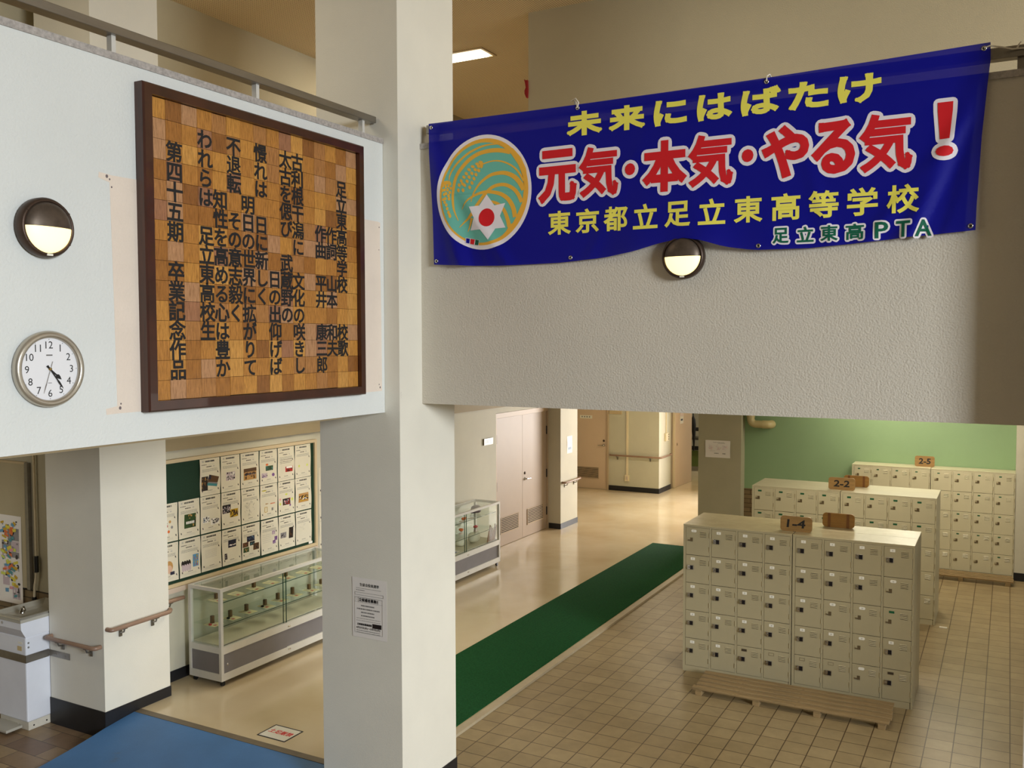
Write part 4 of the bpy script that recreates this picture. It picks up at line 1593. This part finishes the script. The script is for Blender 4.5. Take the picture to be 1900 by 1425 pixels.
# ================================================================== notice board with newsletters
t = root('notice_board', (-6.92, 6.9, .90), 'dark green notice board with a beige frame on the corridor wall behind the seal case', 'notice board')
fw = facing_east(-6.92, 0, 0)
m = MB()
m.prism([(5.75, .95), (8.0, .95), (8.0, 2.105), (5.75, 2.105)], fw, .002, .030)
m.part('felt_panel', FELT, t)
m = MB()
bezel(m, fw, 5.745, 8.04, .925, 2.135, .034, .001, .046)
m.part('frame', BEIGEF, t)
m = MB()
m.prism([(5.75, .875), (8.04, .875), (8.04, .922), (5.75, .922)], fw, .001, .05)
m.part('tray', PINKT, t)
m = MB()
m.prism(rrect(7.90, 7.96, .965, .99, .002), fw, .0305, .033)
m.part('name_tag', PLATE, t)


def curl(u, v, w, h, seed):
    r = random.Random(seed)
    a, b, c = r.uniform(0, 6), r.uniform(.0015, .004), r.uniform(.001, .003)
    return lambda x, y: b * (1 + sin(a + y / h * 7 + x / w * 2)) + c * abs(2 * x / w - 1) ** 3 + .0012


class Sheet:
    """a sheet of printed paper: local x to the reader's right, y up, from the lower corner"""

    def __init__(s, fr, w, h, seed, mat, flatness=1.0):
        s.m, s.w, s.h, s.mats = MB(), w, h, [mat]
        s.k = {}
        cf = curl(0, 0, w, h, seed)
        s.d = lambda x, y: cf(x, y) * flatness
        s.fr = fr
        s.r = random.Random(seed)
        nx, ny = 6, 14
        g = [s.fr(w * i / nx, h * j / ny, s.d(w * i / nx, h * j / ny)) for j in range(ny + 1) for i in range(nx + 1)]
        s.m.add(g, [(j * (nx + 1) + i, j * (nx + 1) + i + 1, (j + 1) * (nx + 1) + i + 1, (j + 1) * (nx + 1) + i) for j in range(ny) for i in range(nx)], 0, True)

    def mi(s, mat):
        if mat not in s.k:
            s.mats.append(mat)
            s.k[mat] = len(s.mats) - 1
        return s.k[mat]

    def rect(s, x0, y0, x1, y1, mat, lift=.0007):
        nx, ny = max(1, int((x1 - x0) / (s.w / 6)) + 1), max(1, int((y1 - y0) / (s.h / 14)) + 1)
        g = [s.fr(x0 + (x1 - x0) * i / nx, y0 + (y1 - y0) * j / ny, s.d(x0 + (x1 - x0) * i / nx, y0 + (y1 - y0) * j / ny) + lift) for j in range(ny + 1) for i in range(nx + 1)]
        s.m.add(g, [(j * (nx + 1) + i, j * (nx + 1) + i + 1, (j + 1) * (nx + 1) + i + 1, (j + 1) * (nx + 1) + i) for j in range(ny) for i in range(nx)], s.mi(mat), True)

    def poly(s, pts, mat, lift=.0007):
        s.m.add([s.fr(x, y, s.d(x, y) + lift) for x, y in pts], [list(range(len(pts)))], s.mi(mat))

    def line(s, x0, x1, y, h=.004, mat=None, dash=True):
        mat = mat or INKG
        x = x0
        while x < x1:
            w = s.r.uniform(.004, .012) if dash else x1 - x0
            s.rect(x, y, min(x + w, x1), y + h, mat)
            x += w + (s.r.uniform(.0015, .004) if dash else 1)

    def text(s, body, cx, cy, w=None, h=None, mat=INK, off=.01):
        put_text(s.m, body, lambda a, b, d: s.fr(a, b, s.d(a, b) + d), cx, cy, w, h, off, .0014, s.mi(mat))

    def photo(s, x0, y0, x1, y1, base, spots=(), n=14):
        s.rect(x0, y0, x1, y1, base)
        for k in range(2 * n if spots else 0):
            w, h = (x1 - x0) * s.r.uniform(.04, .16), (y1 - y0) * s.r.uniform(.06, .24)
            x, y = s.r.uniform(x0, x1 - w), s.r.uniform(y0, y1 - h)
            s.rect(x, y, x + w, y + h, spots[k % len(spots)], .0011 + .0001 * k)

    def blob(s, cx, cy, rx, ry, mat, lift=.0012, k=12):
        s.poly(circ(cx, cy, rx, ry, k), mat, lift)

    def done(s, name, label, cat, group=None):
        return s.m.thing(name, s.mats, label, cat, group)


F = FLAT


def newsletter(col, row, what, draw, seed):
    y0 = 5.80 + .2695 * col
    ztop = (2.094, 1.727, 1.352)[row] - .0035 * 0
    w, h = .257, .362
    fr = facing_east(-6.8895, y0, ztop - h)
    s = Sheet(fr, w, h, seed, PAPER)
    s.line(.07, .19, h - .034, .016, INK)
    s.line(.03, .05, h - .034, .018, INKL)
    s.line(.02, .09, h - .060, .006, INK)
    s.line(.10, .19, h - .060, .004, INKL)
    s.line(.08, .15, h - .083, .009, INK)
    s.line(.17, .19, h - .084, .012, INKL)
    for k in range(3):
        s.line(.025, .225, h - .105 - .010 * k, .0035, INKG)
    s.line(.10, .16, .045, .006, INKG)
    for k in range(2):
        s.line(.05, .20, .022 + .010 * k, .0025, INKL)
    for cx, cy in ((.225, h * .62), (.232, .055), (.028, .05)):
        s.blob(cx, cy, .005, .009, INK)
        s.blob(cx + .005, cy - .008, .004, .005, INKG)
    s.blob(.235, h - .02, .003, .003, INKG)
    draw(s)
    s.done('newsletter', 'laminated newsletter showing ' + what, 'poster', 'laminated newsletters on the green board')


def crowd(s, x0, y0, x1, y1, base=F['tan'], cs=(F['navy'], F['dark'], F['skin'])):
    s.photo(x0, y0, x1, y1, base, cs, 22)


def pencil(s, cx, cy, R, n=14, mat=INKL):
    for k in range(n):
        a = s.r.uniform(0, 6.28)
        x, y = cx + R * cos(a) * s.r.uniform(.2, 1), cy + R * 1.25 * sin(a) * s.r.uniform(.2, 1)
        b = s.r.uniform(0, 3.14)
        L = s.r.uniform(.015, .035)
        dx, dy = cos(b), sin(b)
        s.poly([(x - dy * .0008, y + dx * .0008), (x + dx * L - dy * .0008, y + dy * L + dx * .0008), (x + dx * L + dy * .0008, y + dy * L - dx * .0008), (x + dy * .0008, y - dx * .0008)], mat)


def d_aqua(s):
    s.photo(.02, .05, .10, .19, F['dark'], (F['tan'], F['brown']), 8)
    s.poly([(.09, .10), (.215, .075), (.24, .17), (.115, .205)], F['grey'])
    s.poly([(.10, .135), (.222, .115), (.24, .17), (.115, .205)], F['brown'], .0011)
    s.poly([(.092, .10), (.215, .077), (.22, .10), (.098, .125)], F['teal'], .0013)
    s.poly([(.10, .16), (.135, .155), (.14, .195), (.115, .20)], F['navy'], .0014)


def d_green(s):
    s.photo(.07, .09, .21, .225, F['green'], (F['dark'], F['green'], F['tan']), 10)
    for k in range(6):
        s.rect(.09 + .017 * k, .13, .103 + .017 * k, .155, F['white'], .003)


def d_two(s):
    crowd(s, .015, .15, .125, .235, F['dark'], (F['grey'], F['navy'], F['lilac']))
    crowd(s, .115, .10, .225, .18, F['ochre'], (F['dark'], F['brown']))


def d_comic(s):
    s.photo(.02, .06, .14, .20, F['white'], (F['red'], F['tan'], F['grey']), 10)
    for k in range(8):
        s.blob(.05 + .02 * k, .08 + .018 * ((k * 5) % 8), .014, .014, (F['red'], F['orange'], F['tan'], F['grey'])[k % 4])


def d_portrait(s):
    s.blob(.15, .14, .045, .055, F['tan'])
    s.blob(.15, .115, .035, .04, F['skin'], .0016)
    s.rect(.16, .06, .21, .09, F['navy'], .0018)


def d_friends(s):
    for k in range(4):
        s.blob(.04 + .028 * k, .13, .017, .03, F['dark'])
        s.blob(.04 + .028 * k, .09, .016, .035, F['lilac'], .0014)
    s.photo(.165, .08, .235, .20, F['sky'], (F['red'], F['grey'], F['ochre']), 9)


DR = {
    (2, 0): ('a cold blue room photo tilted over a dark one', d_aqua),
    (3, 0): ('one small grey photo of people with white shapes', lambda s: s.photo(.07, .11, .19, .195, F['lilac'], (F['dark'], F['white'], F['grey']), 16)),
    (4, 0): ('a wide photo of a hall with a sandy floor', lambda s: (s.photo(.04, .08, .22, .20, F['tan'], (F['brown'],), 5), s.rect(.04, .165, .22, .20, F['brown'], .003), s.photo(.05, .125, .21, .155, F['navy'], (F['grey'], F['dark']), 8))),
    (5, 0): ('a green group photo above two purple ones', lambda s: (s.photo(.09, .14, .20, .19, F['green'], (F['dark'], F['teal']), 8), s.blob(.11, .205, .02, .012, F['orange']), s.photo(.02, .07, .11, .12, F['lilac'], (F['purple'], F['dark']), 12), s.blob(.20, .09, .022, .018, F['purple']))),
    (6, 0): ('handwriting and a dark red car-like photo', lambda s: (s.photo(.12, .09, .23, .15, F['red'], (F['dark'], F['brown']), 8), s.rect(.13, .13, .22, .15, F['white'], .004), s.line(.03, .22, .225, .006, INK), s.line(.03, .22, .205, .006, INK), s.line(.03, .20, .19, .004, INK))),
    (7, 0): ('two yellow stars drawn in the middle', lambda s: [s.poly([(cx + (.022 if k % 2 == 0 else .009) * cos(k * .628), .13 + (.022 if k % 2 == 0 else .009) * sin(k * .628)) for k in range(10)], F['lime']) for cx in (.07, .20)]),
    (0, 1): ('a colourful drawing of crowded comic people', d_comic),
    (1, 1): ('a sports team on dark green grass', d_green),
    (2, 1): ('two black and white sketches of shoes', lambda s: (s.photo(.03, .10, .11, .16, F['white'], (F['grey'], F['dark'], F['blue']), 12), s.photo(.13, .07, .235, .13, F['white'], (F['dark'], F['grey']), 14))),
    (3, 1): ('a dark group photo beside a brown stage photo', d_two),
    (4, 1): ('a large pale pencil figure', lambda s: pencil(s, .12, .15, .075, 40, INKG)),
    (5, 1): ('yellow and orange marker headings over two small sketches', lambda s: (s.rect(.03, .295, .09, .305, F['yellow']), s.line(.08, .12, .15, .012, F['tan']), s.line(.15, .22, .145, .012, F['orange']), bezel(s.m, lambda a, b, d: s.fr(a, b, .009 + d), .06, .10, .07, .125, .004, 0, .001, s.mi(F['ochre'])), s.line(.17, .20, .075, .03, INKG))),
    (6, 1): ('a reddish crowd photo with yellow and pink stickers round it', lambda s: (s.photo(.07, .10, .19, .17, F['dark'], (F['lilac'], F['red'], F['brown']), 18), s.blob(.22, .15, .014, .018, F['lime']), s.blob(.03, .12, .014, .014, F['lime']), s.blob(.03, .17, .013, .013, F['pink']), s.blob(.13, .215, .02, .010, F['lime']), s.blob(.185, .09, .012, .012, F['purple']))),
    (7, 1): ('a gold-toned photo of a dark band of people', lambda s: (s.photo(.05, .09, .21, .19, F['tan'], (F['ochre'],), 4), s.photo(.055, .115, .205, .165, F['dark'], (F['tan'], F['dark'], F['white']), 16))),
    (0, 2): ('a fair-haired drawn face', d_portrait),
    (1, 2): ('four dark-haired friends and a blue and red picture', d_friends),
    (2, 2): ('only faint pencil notes', lambda s: [s.line(.05, .20, .20 - .012 * k, .003, INKL) for k in range(7)]),
    (3, 2): ('one navy photo with a white stripe of people', lambda s: (s.photo(.085, .17, .19, .245, F['navy'], (F['dark'],), 5), s.photo(.09, .18, .185, .205, F['white'], (F['lilac'], F['navy']), 8), s.photo(.03, .06, .065, .12, F['dark'], (F['lilac'],), 4))),
    (4, 2): ('six dark photos with one red-brown among them', lambda s: (s.photo(.07, .18, .18, .235, F['navy'], (F['blue'], F['dark']), 9), s.photo(.01, .13, .09, .18, F['brown'], (F['red'], F['dark']), 6), s.photo(.11, .135, .18, .175, F['dark'], (F['teal'],), 4), s.photo(.02, .075, .10, .125, F['green'], (F['tan'],), 4), s.photo(.16, .08, .24, .15, F['brown'], (F['dark'],), 6))),
    (5, 2): ('purple drawings down one edge', lambda s: (s.photo(.165, .19, .21, .235, F['lilac'], (F['purple'],), 7), s.photo(.205, .12, .245, .165, F['purple'], (F['lilac'],), 4), s.photo(.18, .09, .225, .125, F['purple'], (F['white'],), 3), [s.line(.03, .15, .20 - .02 * k, .003, INKL) for k in range(5)])),
    (6, 2): ('a grey photo beside a tall black one', lambda s: (s.photo(.03, .12, .12, .18, F['grey'], (F['dark'],), 5), s.photo(.16, .10, .225, .22, F['dark'], (F['brown'],), 4))),
    (7, 2): ('a nearly blank page with a faint sketch', lambda s: pencil(s, .12, .19, .05, 16)),
}
for i, ((c, r), (w, d)) in enumerate(DR.items()):
    newsletter(c, r, w, d, 40 + i)
# sheets on the bare wall past the board
for k, (w, draw) in enumerate([('a blue-grey picture strip, topmost sheet', lambda s: s.photo(.06, .10, .14, .20, F['blue'], (F['grey'],), 5)), ('a brown group picture, middle sheet', lambda s: s.photo(.05, .10, .17, .19, F['grey'], (F['brown'], F['dark']), 9)),
                               ('a dark pencil loop, lowest sheet', lambda s: pencil(s, .11, .18, .04, 18, INK))]):
    s = Sheet(facing_east(-6.9195, 8.11, 1.80 - .312 * (k + 1) + .004), .257, .305, 90 + k, PAPER)
    s.line(.10, .20, .26, .007, INK)
    s.line(.04, .20, .235, .004, INKL)
    s.blob(.03, .04, .008, .012, INK)
    draw(s)
    s.done('newsletter', 'newsletter past the green board with ' + w, 'poster', 'newsletters past the green board')

# ================================================================== papers, signs and small wall things
# election poster on the main pillar
f = facing_south(-4.016, 5.0535, 1.175)
s = Sheet(f, .297, .42, 201, PAPERM, .22)
w, h = .297, .42
s.text('生徒会役員選挙', .15, h - .047, w=.165, h=.022, off=.012)
s.line(.035, .25, h - .076, .005, INKL)
s.line(.035, .11, h - .090, .005, INKG)
bezel(s.m, lambda a, b, d: f(a, b, .0028 + d), .025, .27, h - .122, h - .102, .0016, 0, .0006, s.mi(INKG))
bezel(s.m, lambda a, b, d: f(a, b, .0028 + d), .022, .262, .032, h - .135, .0016, 0, .0006, s.mi(INKL))
bezel(s.m, lambda a, b, d: f(a, b, .0030 + d), .055, .225, h - .172, h - .137, .0012, 0, .0006, s.mi(INKG))
for a in (0, 1):
    X = lambda v: v if a == 0 else .281 - v
    for p, q in (((.02, h - .14), (.055, h - .14)), ((.02, h - .172), (.055, h - .172)), ((.02, h - .14), (.035, h - .156)), ((.035, h - .156), (.02, h - .172))):
        dx, dy = q[0] - p[0], q[1] - p[1]
        L = math.hypot(dx, dy)
        nx, ny = -dy / L * .0006, dx / L * .0006
        s.poly([(X(p[0]) + nx, p[1] + ny), (X(q[0]) + nx, q[1] + ny), (X(q[0]) - nx, q[1] - ny), (X(p[0]) - nx, p[1] - ny)], INKG)
s.text('立候補者募集!!', .14, h - .154, w=.162, h=.024, off=.03)
for k, (a, b) in enumerate(((.075, .19), (.04, .235), (.075, .19), (.075, .19))):
    s.line(a, b, h - .200 - .0235 * k, .009, INKG)
for k in range(2):
    s.line(.035, .24, h - .288 - .016 * k, .005, INKL)
s.text('立候補者募集期間', .105, h - .327, w=.125, h=.015, off=.03)
s.rect(.172, h - .343, .250, h - .312, F['dark'])
s.text('4月27日(水)～5月9日(月)', .137, h - .352, w=.205, h=.017, off=.02)
for k in range(2):
    s.line(.035, .24, h - .374 - .014 * k, .0045, INKG)
s.done('election_poster', 'white school election poster taped to the shaded face of the main white pillar', 'poster')

# landscape note on the far pillar
f = facing_south(-4.174, 14.0785, 1.412)
s = Sheet(f, .393, .270, 205, PAPERM, 1.2)
s.line(.12, .30, .235, .008, INKL)
s.line(.20, .31, .222, .005, INKG)
for cx in (.08, .20, .30):
    pencil(s, cx, .15, .035, 22, F['lilac'])
    pencil(s, cx, .15, .03, 9, F['pink'])
s.line(.06, .16, .10, .003, INKL)
s.line(.14, .21, .06, .012, INKG)
s.line(.27, .32, .058, .014, INKG)
s.done('paper_note', 'landscape paper note with faint pink drawings on the pillar behind the lockers', 'paper')


def notice(fr, label, seed):
    s = Sheet(fr, .215, .30, seed, PAPERM, .6)
    for k in range(3):
        for j in range(4):
            s.rect(.035 + .06 * k, .165 + .022 * j, .06 + .06 * k, .180 + .022 * j, F['pink'])
    s.rect(.045, .065, .17, .105, F['navy'] if seed % 2 else F['blue'])
    s.done('wall_notice', label, 'notice')


notice(facing_east(-6.6945, 14.335, 1.29), 'white notice with pink columns and a blue bar on the corridor pier', 300)
notice(frame(fr3(.30, 1.40, .0205), u3, (0, 0, 1), n3), 'white notice with pink columns and a dark bar on the half-open door', 301)

m = MB()
f = facing_east(-6.92, 11.98, 1.722)
m.prism(rrect(-.135, .135, -.05, .05, .006), f, 0, .022, 0, 1)
for k, c in enumerate((2, 3, 3, 3)):
    m.prism([(-.085 + .045 * k, -.022), (-.055 + .045 * k, -.022), (-.055 + .045 * k, .024), (-.085 + .045 * k, .024)], f, .022, .023, c)
m.thing('room_sign', [PLATE, LATCHB, FLAT['orange'], FLAT['navy']], 'small white room sign on the wall beside the double doors', 'sign')
m = MB()
f = facing_south(-7.41, 18.33, 1.72)
m.prism(rrect(-.145, .145, -.05, .08, .004), f, 0, .02, 0)
bezel(m, f, -.13, .13, -.035, .065, .004, .02, .023, 0)
m.thing('wall_box', BEIGEF, 'flat cream box high on the far wall next to the beige door', 'box')
t = root('wall_conduit', (-7.135, 18.33, .24), 'cream cable conduit running down the far wall to a socket box', 'conduit')
m = MB()
m.box(-7.155, -7.115, 18.305, 18.33, .36, PC)
m.part('conduit', CONDUIT, t)
m = MB()
m.box(-7.185, -7.085, 18.285, 18.33, .24, .375, 0, .006)
m.box(-7.155, -7.115, 18.280, 18.286, .275, .345, 1)
m.part('socket_box', [CONDUIT, PINKT], t)
t = root('intercom', (-6.43, 18.75, 1.10), 'cream intercom box with a conduit on the far return wall', 'intercom')
m = MB()
m.box(-6.429, -6.385, 18.66, 18.84, 1.10, 1.27, 0, .005)
m.part('intercom_box', CONDUIT, t)
m = MB()
for k in range(3):
    m.box(-6.386, -6.382, 18.79, 18.83, 1.12 + .05 * k, 1.15 + .05 * k)
m.part('buttons', LATCHB, t)
m = MB()
m.box(-6.429, -6.41, 18.74, 18.765, 1.27, PC)
m.part('conduit', CONDUIT, t)

# drain pipe with an elbow under the slab
t = root('drain_pipe', (-3.5, 14.22, 1.9), 'cream plastic drain pipe elbow below the slab at the green wall', 'pipe')
m = MB()
pts = [(-3.50, 14.20, PC), (-3.50, 14.20, 2.03)] + [(-3.42 - .08 * cos(a), 14.20, 2.03 - .08 * sin(a)) for a in [radians(k) for k in (15, 30, 45, 60, 75, 90)]] + [(-3.28, 14.20, 1.95)]
m.tube(pts, .058, 20)
m.part('elbow', PVC, t)
m = MB()
m.tube([(-3.32, 14.20, 1.95), (-3.24, 14.20, 1.95), (-3.215, 14.22, 1.95), (-3.20, 14.30, 1.95)], .064, 20)
m.part('socket', PVC, t)
m = MB()
m.tube([(-3.50, 14.20, 2.05), (-3.50, 14.20, 2.10)], .064, 20)
m.part('collar', PVC, t)


# ---- handrails
def handrail(path, brackets, nrm, label):
    nrm = Vector(nrm)
    c = Vector(path[len(path) // 2])
    t = root('wall_handrail', c, label, 'handrail', 'pink-brown wall handrails')
    m = MB()
    m.tube(path, .019, 14)
    m.part('rail', RAILP, t)
    along = Vector((-nrm.y, nrm.x, 0))
    for p in brackets:
        p = Vector(p)
        m = MB()
        a = p + Vector((0, 0, -.019))
        m.tube([a, a + Vector((0, 0, -.03)) - nrm * .012, p - nrm * .05 + Vector((0, 0, -.062))], .007, 8)
        q = p - nrm * .058
        f = frame((q.x, q.y, q.z - .065), along, (0, 0, 1), nrm)
        m.prism(rrect(-.016, .016, -.03, .03, .004), f, 0, .006)
        f2 = frame((a.x, a.y, a.z), along, nrm, (0, 0, -1))
        m.prism(rrect(-.024, .024, -.010, .010, .004), f2, -.002, .004)
        m.part('bracket', STEEL, t)


handrail([(-7.33, 5.05, .668), (-7.33, 5.005, .668), (-7.322, 4.993, .668), (-7.31, 4.987, .668), (-6.72, 4.987, .668), (-6.70, 4.992, .668), (-6.69, 5.01, .668), (-6.69, 5.05, .668)],
         [(-7.17, 4.987, .668), (-6.80, 4.987, .668)], (0, -1, 0), 'short pink-brown handrail on the shaded pillar face beside the drinking fountain')
handrail([(-6.65, 5.085, .814), (-6.61, 5.085, .814), (-6.598, 5.09, .814), (-6.592, 5.105, .814), (-6.592, 5.66, .814), (-6.60, 5.70, .814), (-6.63, 5.735, .814), (-6.72, 5.755, .814), (-6.80, 5.77, .814), (-6.845, 5.80, .814),
          (-6.852, 5.84, .814), (-6.852, 6.085, .814)], [(-6.592, 5.215, .814), (-6.592, 5.55, .814), (-6.852, 5.93, .814)], (1, 0, 0), 'pink-brown handrail on the sunlit pillar face running on behind the seal case')
handrail([(-6.69, 14.13, .815), (-6.64, 14.13, .815), (-6.63, 14.15, .815), (-6.63, 14.70, .815), (-6.635, 14.76, .815), (-6.67, 14.82, .815), (-6.76, 14.84, .815)], [(-6.63, 14.24, .815), (-6.63, 14.62, .815)], (1, 0, 0),
         'short pink-brown handrail on the corridor pier under the pink and blue notice')
handrail([(-7.52, 18.325, .785), (-7.52, 18.285, .785), (-7.505, 18.27, .785), (-6.42, 18.27, .785), (-6.385, 18.28, .785), (-6.37, 18.31, .785), (-6.37, 19.0, .785), (-6.42, 19.03, .785)],
         [(-7.36, 18.27, .785), (-6.62, 18.27, .785)], (0, -1, 0), 'long pink-brown handrail on the far corridor wall turning its corner')

# ---- drinking fountain with its steel strap
t = root('drinking_fountain', (-7.59, 5.09, -.12), 'white enamel drinking fountain with a grey basin, standing against the shaded pillar', 'drinking fountain')
FX0, FX1, FY0, FY1 = -7.80, -7.385, 4.84, 5.325
m = MB()
m.box(FX0, FX1, FY0, FY1, -.045, .70, 0, .012)
m.part('cabinet', FOUNT, t)
m = MB()
m.box(FX0 + .01, FX1 - .006, FY0 + .012, FY1, -.12, -.046, 0, .004)
for y in (4.90, 5.02):
    m.prism(circ(y, -.085, .007, k=8), facing_east(FX1 - .006, 0, 0), 0, .003, 1)
m.part('plinth', [M('plinth_cream', (206, 200, 186), .5, var=.1, vscale=8), BLACKP], t)
m = MB()
prof = [(FY0, .70), (FY0 - .02, .735), (FY0 - .04, .775), (FY0 - .042, .834), (FY1, .834), (FY1, .70)]
fxs = frame((FX1 + .003, 0, 0), (0, 1, 0), (0, 0, 1), (1, 0, 0))
m.prism(prof, fxs, -(FX1 - FX0 + .01), 0)
m.part('top_casing', FOUNT, t)
m = MB()
m.prism(circ(FX0 + .16, .90 - .09, .014, k=6), facing_south(0, FY0 - .0425, 0), 0, .001)
m.part('emblem', INKL, t)
m = MB()
bx0, bx1, by0, by1 = FX0 - .005, FX1 + .005, FY0 - .045, FY1
ox = [(bx0, by0), (bx1, by0), (bx1, by1), (bx0, by1)]
rings = [(ox, .8345), (ox, .878)]
for ins, z in ((.018, .880), (.03, .872), (.075, .85), (.13, .838)):
    rings.append(([(bx0 + ins, by0 + ins), (bx1 - ins, by0 + ins), (bx1 - ins, by1 - ins), (bx0 + ins, by1 - ins)], z))
vs = [(x, y, z) for r, z in rings for x, y in r]
fs = [(i * 4 + k, i * 4 + (k + 1) % 4, (i + 1) * 4 + (k + 1) % 4, (i + 1) * 4 + k) for i in range(len(rings) - 1) for k in range(4)] + [tuple(range((len(rings) - 1) * 4, len(rings) * 4))]
m.add(vs, fs, 0)
m.add(vs[:4], [(3, 2, 1, 0)])
m.part('basin', BASIN, t)
m = MB()
m.box(bx0, bx1, by0 - .004, by0, .862, .878, 0, .001)
m.box(bx1, bx1 + .003, by0, by1, .862, .878, 0, .001)
m.part('rim', CHROME, t)
m = MB()
m.lathe([(.024, 0), (.022, .02), (.012, .026), (.012, .05), (0, .052)], frame((-7.56, 4.93, .868), (1, 0, 0), (0, 1, 0), (0, 0, 1)), 16)
m.tube([(-7.56, 4.93, .91), (-7.53, 4.925, .925), (-7.505, 4.92, .90)], .011, 10)
m.part('spout', CHROME, t)
m = MB()
m.prism(rrect(-7.50, -7.44, .575, .615, .003), facing_south(0, FY0 - .0005, 0), 0, .001, 0)
m.prism(rrect(-7.49, -7.43, .635, .655, .008), facing_south(0, FY0 - .0005, 0), 0, .001, 1)
m.part('sticker', [M('sticker_tan', (206, 186, 140), .5), PLATE], t)
m = MB()
for z in (.648, .61):
    m.prism(circ(4.865, z, .009, k=12), facing_east(FX1 + .0005, 0, 0), 0, .0012, 0)
m.part('marker_dot', INKG, t)
m = MB()
m.box(FX0 + .02, FX1 - .07, FY0 - .15, FY0 - .002, -.10, -.075, 0, .006)
m.box(FX0 + .1, FX1 - .15, FY0 - .002, FY0 + .02, -.10, -.08, 0)
m.part('foot_pedal', BASIN, t)
t = root('steel_strap', (-7.3, 5.0, .5), 'dull steel strap holding the drinking fountain to the pillar', 'strap')
m = MB()
m.box(FX0 - .004, FX1 + .004, FY0 - .005, FY0 - .001, .478, .545)
m.box(FX1 + .001, FX1 + .005, FY0 - .005, 5.05, .478, .545)
m.box(FX1 + .001, -7.10, 5.050, 5.0545, .485, .54)
for x in (-7.28, -7.16):
    m.prism(circ(x, .512, .007, k=10), facing_south(0, 5.05, 0), 0, .003)
m.part('band', STEEL, t)

# ---- wall board with a comic poster behind the fountain
t = root('wall_board', (-8.6, 5.33, .93), 'tall cream pin board on the porch wall above the brick, with a steel edge', 'board')
fp = facing_south(0, 5.348, 0)
m = MB()
m.prism([(-9.3, .93), (-8.06, .93), (-8.06, 2.10), (-9.3, 2.10)], fp, 0, .03)
m.part('panel', M('board_tan', (182, 170, 140), .7, var=.04, vscale=3), t)
m = MB()
m.prism([(-8.06, .92), (-8.015, .92), (-8.015, 2.115), (-8.06, 2.115)], fp, 0, .035)
m.part('side_edge', STEEL, t)
m = MB()
m.prism([(-9.3, 2.10), (-8.06, 2.10), (-8.06, 2.12), (-9.3, 2.12)], fp, 0, .035)
m.part('top_edge', BEIGEF, t)
s = Sheet(facing_south(-9.03, 5.3175, .76), .90, .84, 400, PAPERM, .6)
rc = random.Random(21)
for px, w in ((.02, .26), (.31, .24), (.60, .27)):
    for (y0, hh) in ((.44, .37), (.04, .35)):
        y = y0 + hh
        while y > y0 + .03:
            ph = min(rc.uniform(.07, .15), y - y0)
            x = px
            while x < px + w - .02:
                pw = min(rc.uniform(.07, .16), px + w - x)
                if px + w - x - pw < .05:
                    pw = px + w - x
                s.rect(x, y - ph, x + pw - .006, y - .006, rc.choice([F['white'], F['grey'], F['lilac'], F['white']]))
                for k in range(rc.randint(2, 5)):
                    cx, cy = rc.uniform(x + .012, x + pw - .02), rc.uniform(y - ph + .01, y - .016)
                    s.blob(cx, cy, rc.uniform(.006, .022), rc.uniform(.006, .024), rc.choice([F['dark'], F['grey'], F['white'], F['dark']]), .0012 + .0003 * k)
                x += pw
            y -= ph
cols = [F['yellow'], F['orange'], F['pink'], F['teal'], F['ochre'], F['lime'], F['sky'], F['yellow'], F['ochre']]
for k in range(120):
    px = rc.choice([.02, .31, .60, .60])
    x, y = rc.uniform(px, px + .22), rc.uniform(.05, .78)
    a = rc.uniform(-.5, .5)
    w2, h2 = rc.uniform(.02, .038), rc.uniform(.010, .018)
    s.poly([(x + u * cos(a) - v * sin(a), y + u * sin(a) + v * cos(a)) for u, v in ((-w2, -h2), (w2, -h2), (w2, h2), (-w2, h2))], cols[k % 9], .0028 + .00005 * k)
s.done('comic_poster', 'large sheet of grey comic panels covered in bright sticky notes on the porch board', 'poster')

# ---- conduit hanging by the pillar
t = root('wall_conduit', (-7.93, 5.335, .92), 'thin cream conduit ending in a dark sleeve between the pin board and the shaded pillar', 'conduit')
m = MB()
m.tube([(-7.93, 5.325, PC), (-7.93, 5.325, 1.16), (-7.935, 5.32, 1.05), (-7.955, 5.318, .97), (-7.965, 5.318, .86)], .011, 12)
m.part('conduit', CONDUIT, t)
m = MB()
m.tube([(-7.92, 5.318, 1.25), (-7.918, 5.316, 1.10)], .020, 12)
m.part('sleeve', BLACKP, t)
m = MB()
m.tube([(-7.967, 5.315, .86), (-7.968, 5.315, .76)], .019, 12)
m.part('end_sleeve', BLACKP, t)

# ---- things seen through the half-open door
t = root('umbrella', (-6.575, 21.2, .62), 'black folded umbrella hanging by its hook in the far room', 'umbrella')
m = MB()
m.tube([(-6.59, 21.2, 1.45), (-6.595, 21.2, 1.58)] + [(-6.555 - .04 * cos(a), 21.2, 1.60 + .045 * sin(a)) for a in [radians(k) for k in range(20, 181, 20)]], .012, 10)
m.part('handle', BLACKP, t)
m = MB()
m.tube([(-6.59, 21.2, 1.45), (-6.59, 21.2, 1.36), (-6.585, 21.2, 1.22), (-6.57, 21.2, .98), (-6.57, 21.2, .62)], [.012, .05, .06, .035, .012], 12)
m.part('canopy', INK, t)
t = root('steel_rack', (-6.8, 22.1, ZB), 'grey rack with dark shelves standing in the far room behind the half-open door', 'rack')
for z in (.55, .80, 1.02, 1.48):
    m = MB()
    m.box(-7.4, -6.3, 21.9, 22.3, z, z + .05)
    m.part('shelf', DARK if z in (.55, 1.02) else STEEL, t)
for x in (-7.38, -6.32):
    for y in (21.92, 22.28):
        m = MB()
        m.box(x - .012, x + .012, y - .012, y + .012, ZB, 1.55)
        m.part('post', STEEL, t)
m = MB()
m.box(-7.36, -6.34, 21.93, 21.95, .14, .54)
m.part('lower_panel', M('panel_green', (96, 112, 54), .6), t)
